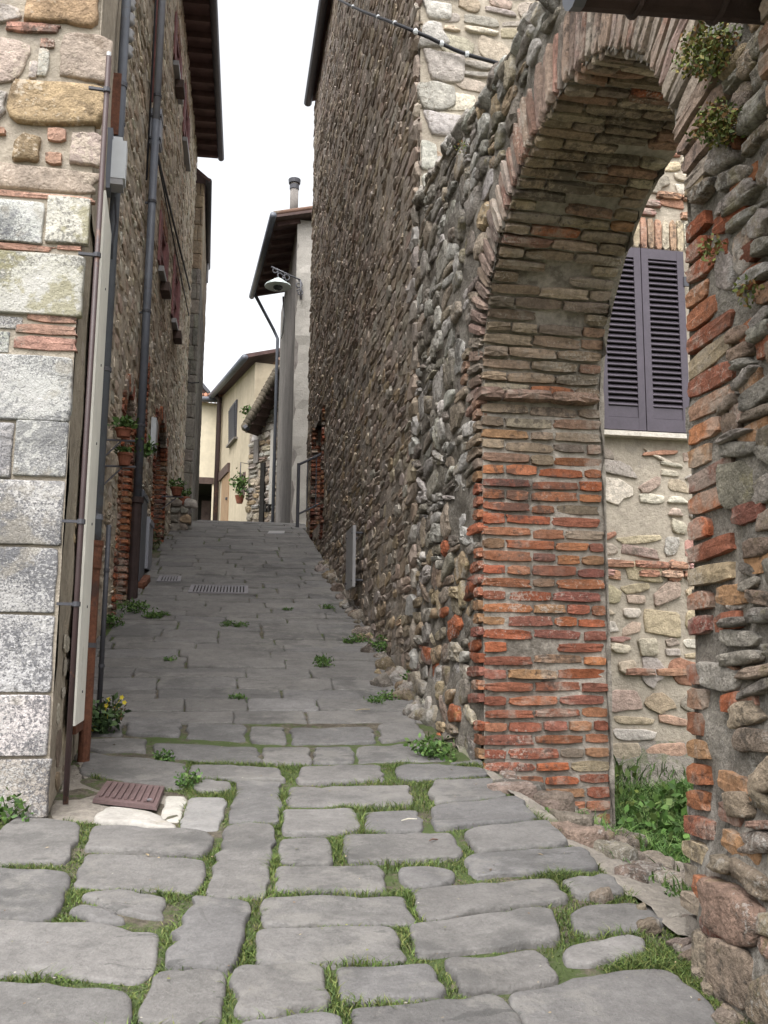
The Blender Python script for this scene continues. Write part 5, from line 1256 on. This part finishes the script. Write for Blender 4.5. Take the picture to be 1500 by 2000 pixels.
a, b, c_, d_ = at_y(491, 716, 32.5), at_y(545, 706, 32.5), at_y(545, 1020, 32.5), at_y(491, 1020, 32.5)
mb = MB(); mb.add([a, b, c_, d_]+[p+np.array([0, 3, 0]) for p in (a, b, c_, d_)], [(0, 3, 2, 1), (4, 5, 6, 7), (0, 4, 7, 3), (1, 2, 6, 5), (0, 1, 5, 4)]); mb.build('wall', 'pale_mortar', th_)
tf = Field(); rubble(tf, (0, 32.49, 0), (1, 0, 0), (0, -1, 0), a[0]+.1, b[0], a[2]-3.2, b[2], (.2, .3), (.3, .6), PINKBR+PALE, lambda x, z, w_, h_: z < a[2]-.05, d=(.02, .05), gap=.03); tf.emit(P_STONE, 'pale', th_, 'wall_stone', min_px=5)
mb = MB(); mb.beam(at_y(487, 716, 32.3), at_y(548, 705, 32.3), .8, .14); mb.build('roof_edge', 'tile_plain', th_)
mb = MB(); q = at_y(505, 709, 33); mb.lathe(q, [(.3, 0), (.3, .12), (.15, .2)], 8); mb.build('chimney', 'tile_plain', th_)

# ================================================================== house with the lamp on the right, beyond the tower
XR, YR0, YR1 = 1.42, 20.0, 25.8
rh = thing('plastered_house', 'grey plastered house with tiled eave and wrought iron lamp beyond the tower', 'house', (XR, YR0, 4.2))
zEv = float(at_y(540, 424, YR0-.25)[2])
mb = MB(); mb.add([(XR, YR0+.0, 3.6), (XR, YR1, 3.6), (XR, YR1, zEv+.10), (XR, YR0+.0, zEv+.10), (XR+.4, YR0+.08, 3.6), (XR+.4, YR1, 3.6), (XR+.4, YR1, zEv+.15), (XR+.4, YR0+.08, zEv+.15)], [(0, 3, 2, 1), (1, 2, 6, 5), (4, 5, 6, 7), (0, 4, 7, 3)])
mb.build('side_wall', 'plaster_grey', rh)
mb = MB(); sheet(mb, (0, YR0, 0), (1, 0, 0), (0, -1, 0), XR-.005, XR+4, 3.6, zEv+.10, .2, .02); mb.box((XR+.45, YR0+.1, 3.6), (XR+4, YR1, zEv+.1)); mb.build('end_wall', 'plaster_white', rh, smooth=False)
a0, a1 = at_y(540, 417, YR0-.25), at_y(497, 575, 25.4)
a0 = at_y(540, 424, YR0-.25); zEv = float(a0[2]); d_ = ray(497, 577); a1 = CAM+d_*((zEv-1.6)/d_[2])
sl2 = .24; rw = 5.0
R_ = lambda p, s, dz=0: p+np.array([s, 0, s*sl2+dz])
mb = MB(); mb.add([R_(a0, 0), R_(a1, 0), R_(a1, rw), R_(a0, rw), R_(a0, 0, .06), R_(a1, 0, .06), R_(a1, rw, .06), R_(a0, rw, .06)], [(0, 3, 2, 1), (4, 5, 6, 7), (0, 1, 5, 4), (1, 2, 6, 5), (2, 3, 7, 6), (3, 0, 4, 7)]); mb.build('roof', 'roof_boards', rh)
mb = MB()
for k in range(26): p = a0+(a1-a0)*(k+.3)/26; mb.tube([R_(p, -.05, .11), R_(p, 2.6, .11)], .06, 6, t=np.array((.19, .115, .085))*rng.uniform(.75, 1.2))
o_ = mb.build('roof_tile', 'tile', rh, smooth=True, tints=True); stuff(o_)
for k in range(9): p = a0+(a1-a0)*(k+.5)/9; mb = MB(); mb.beam(R_(p, .04, -.06), R_(p, XR-p[0]+.05, -.06), .10, .11); mb.build('rafter', 'rafter', rh)
mb = MB(); mb.tube([a0+np.array([-.07, -.05, .02]), a1+np.array([-.07, .1, .0])], .075, 8); mb.build('gutter', 'pipe_grey', rh, smooth=True)
dpx = at_y(545, 800, YR1-.2); dpx[0] = XR-.08
mb = MB(); mb.tube([a1+np.array([0, -.15, -.02]), np.array([XR-.2, YR1-.25, zEv-.45]), np.array([XR-.08, YR1-.25, zEv-.7]), np.array([XR-.08, YR1-.25, 3.8])], .045, 7); mb.build('downpipe', 'pipe_grey', rh, smooth=True)
cw = thing('wall_cable', 'pale cable looping down the grey plastered wall under the eave', 'cable', (XR-.05, 24.5, 8)); mb = MB()
mb.tube([at_x(553, 580, XR-.05), at_x(555, 620, XR-.05), at_x(552, 650, XR-.05), at_x(549, 660, XR-.06)], .025, 5); mb.build('line', 'white_box', cw, smooth=True)
# chimney flue
cf = thing('flue_pipe', 'pale round chimney flue with dark cap above the tiled roof', 'chimney', at_y(574, 405, 22.0))
q = at_y(574, 408, 22.0); zt = at_y(572, 370, 22.0)[2]; mb = MB(); mb.tube([q-Z*.3, np.array([q[0], q[1], zt])], .10, 10); mb.build('flue', 'plaster_grey', cf, smooth=True)
mb = MB(); mb.tube([np.array([q[0], q[1], zt]), np.array([q[0], q[1], zt+.11])], .115, 10); mb.build('collar', 'steel', cf)
mb = MB(); mb.tube([np.array([q[0], q[1], zt+.13]), np.array([q[0], q[1], zt+.15])], .08, 10); mb.build('band', 'cream', cf)
mb = MB(); mb.lathe((q[0], q[1], zt+.15), [(.14, 0), (.15, .1), (.05, .14)], 12); mb.build('cap', 'steel', cf)
# wrought iron lamp on the corner
la = at_y(587, 547, YR0-.06); lt = at_y(530, 521, YR0-.06)
lp = thing('wall_lamp', 'wrought iron scroll bracket lamp with pale shade on the grey house corner', 'street lamp', la)
mb = MB(); mb.tube([la, lt], .018, 6); mb.tube([la, at_y(588, 585, YR0-.06)], .018, 6); mb.build('arm', 'iron', lp, smooth=True)
def scroll(px, py, rpx, t0, t1, n=16):
    c = at_y(px, py, YR0-.06); r = rpx/F*22.0
    return [c+np.array([math.cos(a), 0, math.sin(a)])*r*(.35+.65*k/(n-1)) for k, a in enumerate(np.linspace(t0, t1, n))]
for s in ((548, 538, 9, 0, 7.5), (560, 543, 8, 3, 10), (537, 528, 6, 0, 7), (583, 556, 8, 1, 8), (586, 572, 7, 2, 9)):
    mb = MB(); mb.tube(scroll(*s), .013, 5); mb.build('scroll', 'iron', lp, smooth=True)
ls = at_y(543, 553, YR0-.06)
mb = MB(); mb.tube([ls+Z*.14, at_y(543, 530, YR0-.06)], .014, 5); mb.build('rod', 'iron', lp)
mb = MB(); mb.lathe(ls-Z*.08, [(.29, 0), (.28, .03), (.08, .17), (.03, .2)], 14); mb.build('shade', 'lamp_metal', lp, smooth=False)
mb = MB(); mb.lathe(ls-Z*.16, [(.06, 0), (.10, .04), (.10, .08)], 10); mb.build('bulb', 'glass', lp, smooth=True)
# steps and railing in front of it
gs_ = street_pt(575, 1046); sp_ = thing('stone_steps', 'pale stone steps at the corner of the grey house', 'steps', gs_)
for k in range(3): mb = MB(); mb.box((gs_[0]-.08+.32*k, YR0-1.1, gs_[2]-.15), (gs_[0]+1.4, YR0-.03, gs_[2]+.17*(k+1))); mb.build('step', 'plaster_white', sp_)
rl = thing('stair_railing', 'black iron railing with scrolls beside the pale stone steps', 'railing', gs_+np.array([0, -1.15, 0]))
r0, r1 = gs_+np.array([-.03, -.95, .0]), gs_+np.array([1.2, -.95, .65])
mb = MB(); mb.tube([r0, r0+Z*1.0], .026, 6); mb.build('post', 'steel', rl); mb = MB(); mb.tube([r0+Z*.98, r1+Z*.98], .02, 6); mb.tube([r0+Z*.2, r1+Z*.2], .015, 6); mb.build('rail', 'steel', rl)
for k in range(1, 9): p = r0+(r1-r0)*k/9; mb = MB(); mb.tube([p+Z*.2, p+Z*.98], .010, 5); mb.build('baluster', 'steel', rl)

# ================================================================== grass, moss, weeds
def blades(name, P, hmin, hmax, wid, pal, lean=.5, parent=None, hscale=None):
    n = len(P); r_ = np.random.default_rng(11)
    an = r_.random(n)*2*math.pi; h_ = r_.uniform(hmin, hmax, n)*(hscale if hscale is not None else 1)
    side = np.stack([np.cos(an), np.sin(an), 0*an], 1)*(wid*r_.uniform(.6, 1.4, n))[:, None]
    ln = np.stack([r_.normal(0, 1, n), r_.normal(0, 1, n), 0*an], 1)*(h_*lean)[:, None]
    mid = P+ln*.35+Z*(h_*.6)[:, None]; tip = P+ln+Z*(h_*r_.uniform(.7, 1.0, n))[:, None]
    V = np.stack([P-side, P+side, mid+side*.7, mid-side*.7, tip], 1).reshape(-1, 3)
    i = np.arange(n)*5
    f = np.concatenate([np.stack([i, i+1, i+2, i+3], 1)]).tolist()+np.stack([i+3, i+2, i+4], 1).tolist()
    col = np.array(pal)[r_.integers(len(pal), size=n)]*r_.uniform(.65, 1.35, n)[:, None]
    me = bpy.data.meshes.new(name); c = P.mean(0); me.from_pydata((V-c).tolist(), [], f); me.materials.append(MT['leaf']); set_tint(me, np.repeat(col, 5, 0))
    o = new_obj(name, me, parent); o.location = Vector(c); return stuff(o)
g_ = np.random.default_rng(21)
N0 = 420000
Q = np.stack([g_.uniform(-1.1, 1.5, N0), g_.uniform(2.15, 5.4, N0)], 1)
ins = np.zeros(N0, bool)
for poly in near_polys:
    lo, hi = poly.min(0), poly.max(0); k = np.nonzero((Q[:, 0] > lo[0]) & (Q[:, 0] < hi[0]) & (Q[:, 1] > lo[1]) & (Q[:, 1] < hi[1]))[0]
    if len(k): ins[k] |= inpoly(Q[k], poly)
px_, py_, _ = proj(np.concatenate([Q, hstreet(Q[:, 1])[:, None]], 1))
dens = .62+.55*fbm(np.concatenate([Q*2.3, np.zeros((N0, 1))], 1), 3)
keep = ~ins & (g_.random(N0) < dens) & (py_ > 1488) & (Q[:, 0] < 1.40) & ~((px_ < 180) & (py_ < 1600)) & (Q[:, 0] > -1.0)
keep &= ~((Q[:, 1] > 4.22) & (Q[:, 0] < -.60))
Q = Q[keep]; P = np.concatenate([Q, (hstreet(Q[:, 1])-.022)[:, None]], 1)
print('joint blades', len(P))
hsz = .75+.7*np.clip(fbm(np.concatenate([Q*5, np.zeros((len(Q), 1))], 1), 2), -.6, .9)
JG = [(.085, .13, .032), (.06, .095, .024), (.115, .155, .04), (.14, .15, .05), (.055, .085, .028)]
o = blades('grass', P, .016, .042, .0019, JG, lean=.7, hscale=hsz); o['label'] = 'short green grass and moss growing in the paving joints'
# grass in the yard beyond the arch
N1 = 60000
Q = np.stack([g_.uniform(1.5, 4.2, N1), g_.uniform(3.0, 7.0, N1)], 1)
d_ = (Q[:, 0]-1.62)+.25*fbm(np.concatenate([Q*1.8, np.zeros((N1, 1))], 1), 2)-.45*np.clip((Q[:, 1]-4.6)/.7, 0, 1)*(Q[:, 0] < 2.25)
keep = (g_.random(N1) < np.clip(d_*2.0, 0.02, 1))
Q = Q[keep]; hh = np.clip(.35+.9*(Q[:, 0]-1.6), .3, 1.25)
P = np.concatenate([Q, (ground(Q[:, 0], Q[:, 1])-.03)[:, None]], 1)
o = blades('grass', P, .06, .20, .0045, LUSH, lean=.55, hscale=hh*(.8+.5*fbm(np.concatenate([Q*3, np.zeros((len(Q), 1))], 1), 2))); o['label'] = 'lush green grass in the yard beyond the archway'
q = np.array([2.45, 5.6, YARD]); 
for k, (x, y_, r) in enumerate(((2.35, 5.2, .16), (2.75, 5.6, .2), (2.2, 4.4, .13))):
    plant('weed', ['broad leaved weed in the yard grass next to the brick jamb', 'taller leafy weed in the yard grass below the shutters', 'low leafy weed nearest the archway in the yard grass'][k], 'weed', (x, y_, YARD), r, 160, .06, LUSH, 'weeds in the yard', .8, seed=k)
q = at_ground(1210, 1590); plant('weed', 'single upright weed with yellow green leaves against the brick jamb', 'weed', q, .09, 60, .06, [(.16, .20, .05), (.10, .15, .04)], squash=2.2, seed=3)
WEEDS = [(300, 1208, .10, 'weed joined to the lower edge of the spreading clump on the left'), (445, 1222, .08, 'low weed left of the tiny central weed in the lane'), (560, 1192, .05, 'speck of green in the paving above lane centre'), (632, 1300, .09, 'weed tuft below the upright weed right of lane centre'), (680, 1254, .06, 'speck of green left of the weed near right wall'), (735, 1372, .07, 'low weed trailing left of the flat weed by the pier'), (320, 1481, .06, 'grassy tuft at the edge of a long slab above the manhole cover'), (262, 1196, .17, 'spreading green weed clump low beside the left wall up the lane'), (318, 1203, .08, 'small weed just right of the spreading clump on the left'),
         (208, 1222, .16, 'dark green weeds at the foot of the thin conduit on the left'), (748, 1270, .15, 'bushy green weed at the foot of the right rubble wall'),
         (813, 1336, .13, 'grey green weed by the right wall next to broken red brick'), (700, 1252, .09, 'small weed in a joint near the right rubble wall'),
         (757, 1366, .08, 'flat weed in the paving just left of the arch pier'), (845, 1474, .13, 'tall tuft of weeds where the paving meets the brick pier'),
         (468, 1224, .07, 'tiny weed in the middle of the lane above the others'), (640, 1188, .07, 'tiny weed furthest up the right side of the lane'),
         (628, 1290, .07, 'upright weed in a joint right of the lane centre'), (12, 1592, .13, 'leafy weed at the foot of the white corner blocks'),
         (138, 1444, .10, 'leafy weed behind the foot of the thin brown pipe'), (465, 1365, .06, 'narrow tuft in a long paving joint at lane centre'), (330, 1290, .05, 'tiny weed in paving on the left half of lane'), (372, 1530, .08, 'weed tuft between slabs right of the manhole cover')]
for k, (px, py, r, lab) in enumerate(WEEDS):
    q = street_pt(px, py)
    plant('weed', lab, 'weed', q-Z*.02, r*1.05, int(90+1900*r), .022 if r < .1 else .032, GREEN+LUSH[:1], 'weeds growing along the lane', .5, stems=3, seed=40+k)
q = street_pt(200, 1428)
fl_ = plant('flowering_plant', 'dark green plant with small yellow flowers beside the pipe feet', 'plant', q-Z*.01, .115, 330, .045, [(.05, .085, .03), (.06, .10, .035), (.04, .07, .03)], squash=.95, stems=6, seed=9)
for (px, py) in ((208, 1378), (212, 1366), (243, 1372), (238, 1362), (186, 1420), (192, 1412), (181, 1424)):
    p = at_y(px, py, q[1]-.03); mb = MB()
    for a in range(5): d = np.array([math.cos(a*1.256), -.2, math.sin(a*1.256)])*.013; e = np.array([-d[2], 0, d[0]])*.45; mb.add([p, p+d*.6+e, p+d*1.2, p+d*.6-e], [(0, 1, 2, 3)])
    mb.tube([p, q+Z*.05], [.0015, .0025], 4); mb.build('flower', 'petal', fl_)
q = at_y(232, 1398, q[1]-.02); mb = MB(); leaf_geo(mb, q, .035, 40, .03, [(.09, .12, .04), (.14, .09, .05)], np.random.default_rng(2), 1.6); mb.build('sprig', 'leaf', fl_, tints=True)
# plants rooted in the arch wall at top right
for k, (px, py, r, n, lab) in enumerate(((1390, 108, .098, 330, 'bushy green plant rooted in the wall just below the gutter'), (1405, 250, .075, 200, 'yellow green fern like plant growing on the wall below another plant'))):
    q = at_x(px, py, XW-.06); plant('wall_plant', lab, 'plant', q-Z*r*.5, r, n*4, .017, FERN, 'plants rooted in the ruined wall', .8, stems=6, seed=60+k)
for k, (px, py, r) in enumerate(((1390, 505, .05), (1462, 590, .05), (905, 300, .07))):
    q = at_x(px, py, XW-.035); plant('moss_tuft', ['small moss tuft on the near pier mortar', 'small moss tuft lower on near pier', 'moss tuft among the rubble above the arch haunch'][k], 'moss', q, r, 90, .018, FERN, None, .8, stems=0, seed=80+k)
# leaf litter and grit on the paving
lr = np.random.default_rng(77); mb = MB()
for k in range(300):
    x, y_ = lr.uniform(-.9, 1.4), 2.4+abs(lr.normal(0, 2.6))
    if x < left_edge(y_)+.08 or y_ > 12: continue
    s_ = lr.uniform(.003, .007) if lr.random() < .92 else lr.uniform(.007, .013)
    p = np.array([x, y_, float(hstreet(y_))+.007]); a = lr.uniform(0, 6.28); d = np.array([math.cos(a), math.sin(a), lr.uniform(-.1, .3)])*s_; e = np.array([-d[1], d[0], s_*lr.uniform(-.2, .3)])*.55
    t = np.array([(.30, .28, .24), (.20, .12, .06), (.28, .22, .13), (.12, .08, .05), (.14, .15, .05)][int(lr.integers(5))])*lr.uniform(.7, 1.2)
    mb.add([p-d, p+e+Z*s_*.2, p+d, p-e], [(0, 1, 2, 3)], t)
o = stuff(mb.build('litter', 'leaf', tints=True)); o['label'] = 'fallen leaf bits and grit scattered over the paving'
# dead leaves and twigs on the paving
lf = [('pale dry twig on a slab left of the far jamb', (797, 1604), .055, (.50, .46, .38)), ('thin reddish twig on a slab near the lane centre', (845, 1644), .10, (.14, .07, .05)), ('dry grass stalk on the paving before the arch pier', (707, 1388), .09, (.30, .24, .14))]
for lab, (px, py), l, c in lf:
    p = street_pt(px, py)+Z*.006; d = np.array([math.cos(len(lab)), math.sin(len(lab)), 0.1])*l
    mb = MB(); mb.tube([p-d*.5, p+Z*.004, p+d*.5+np.array([.01, 0, .0])], [.002, .003, .0015], 5, t=c); tag(mb.build('twig', 'leaf', tints=True), lab, 'twig')
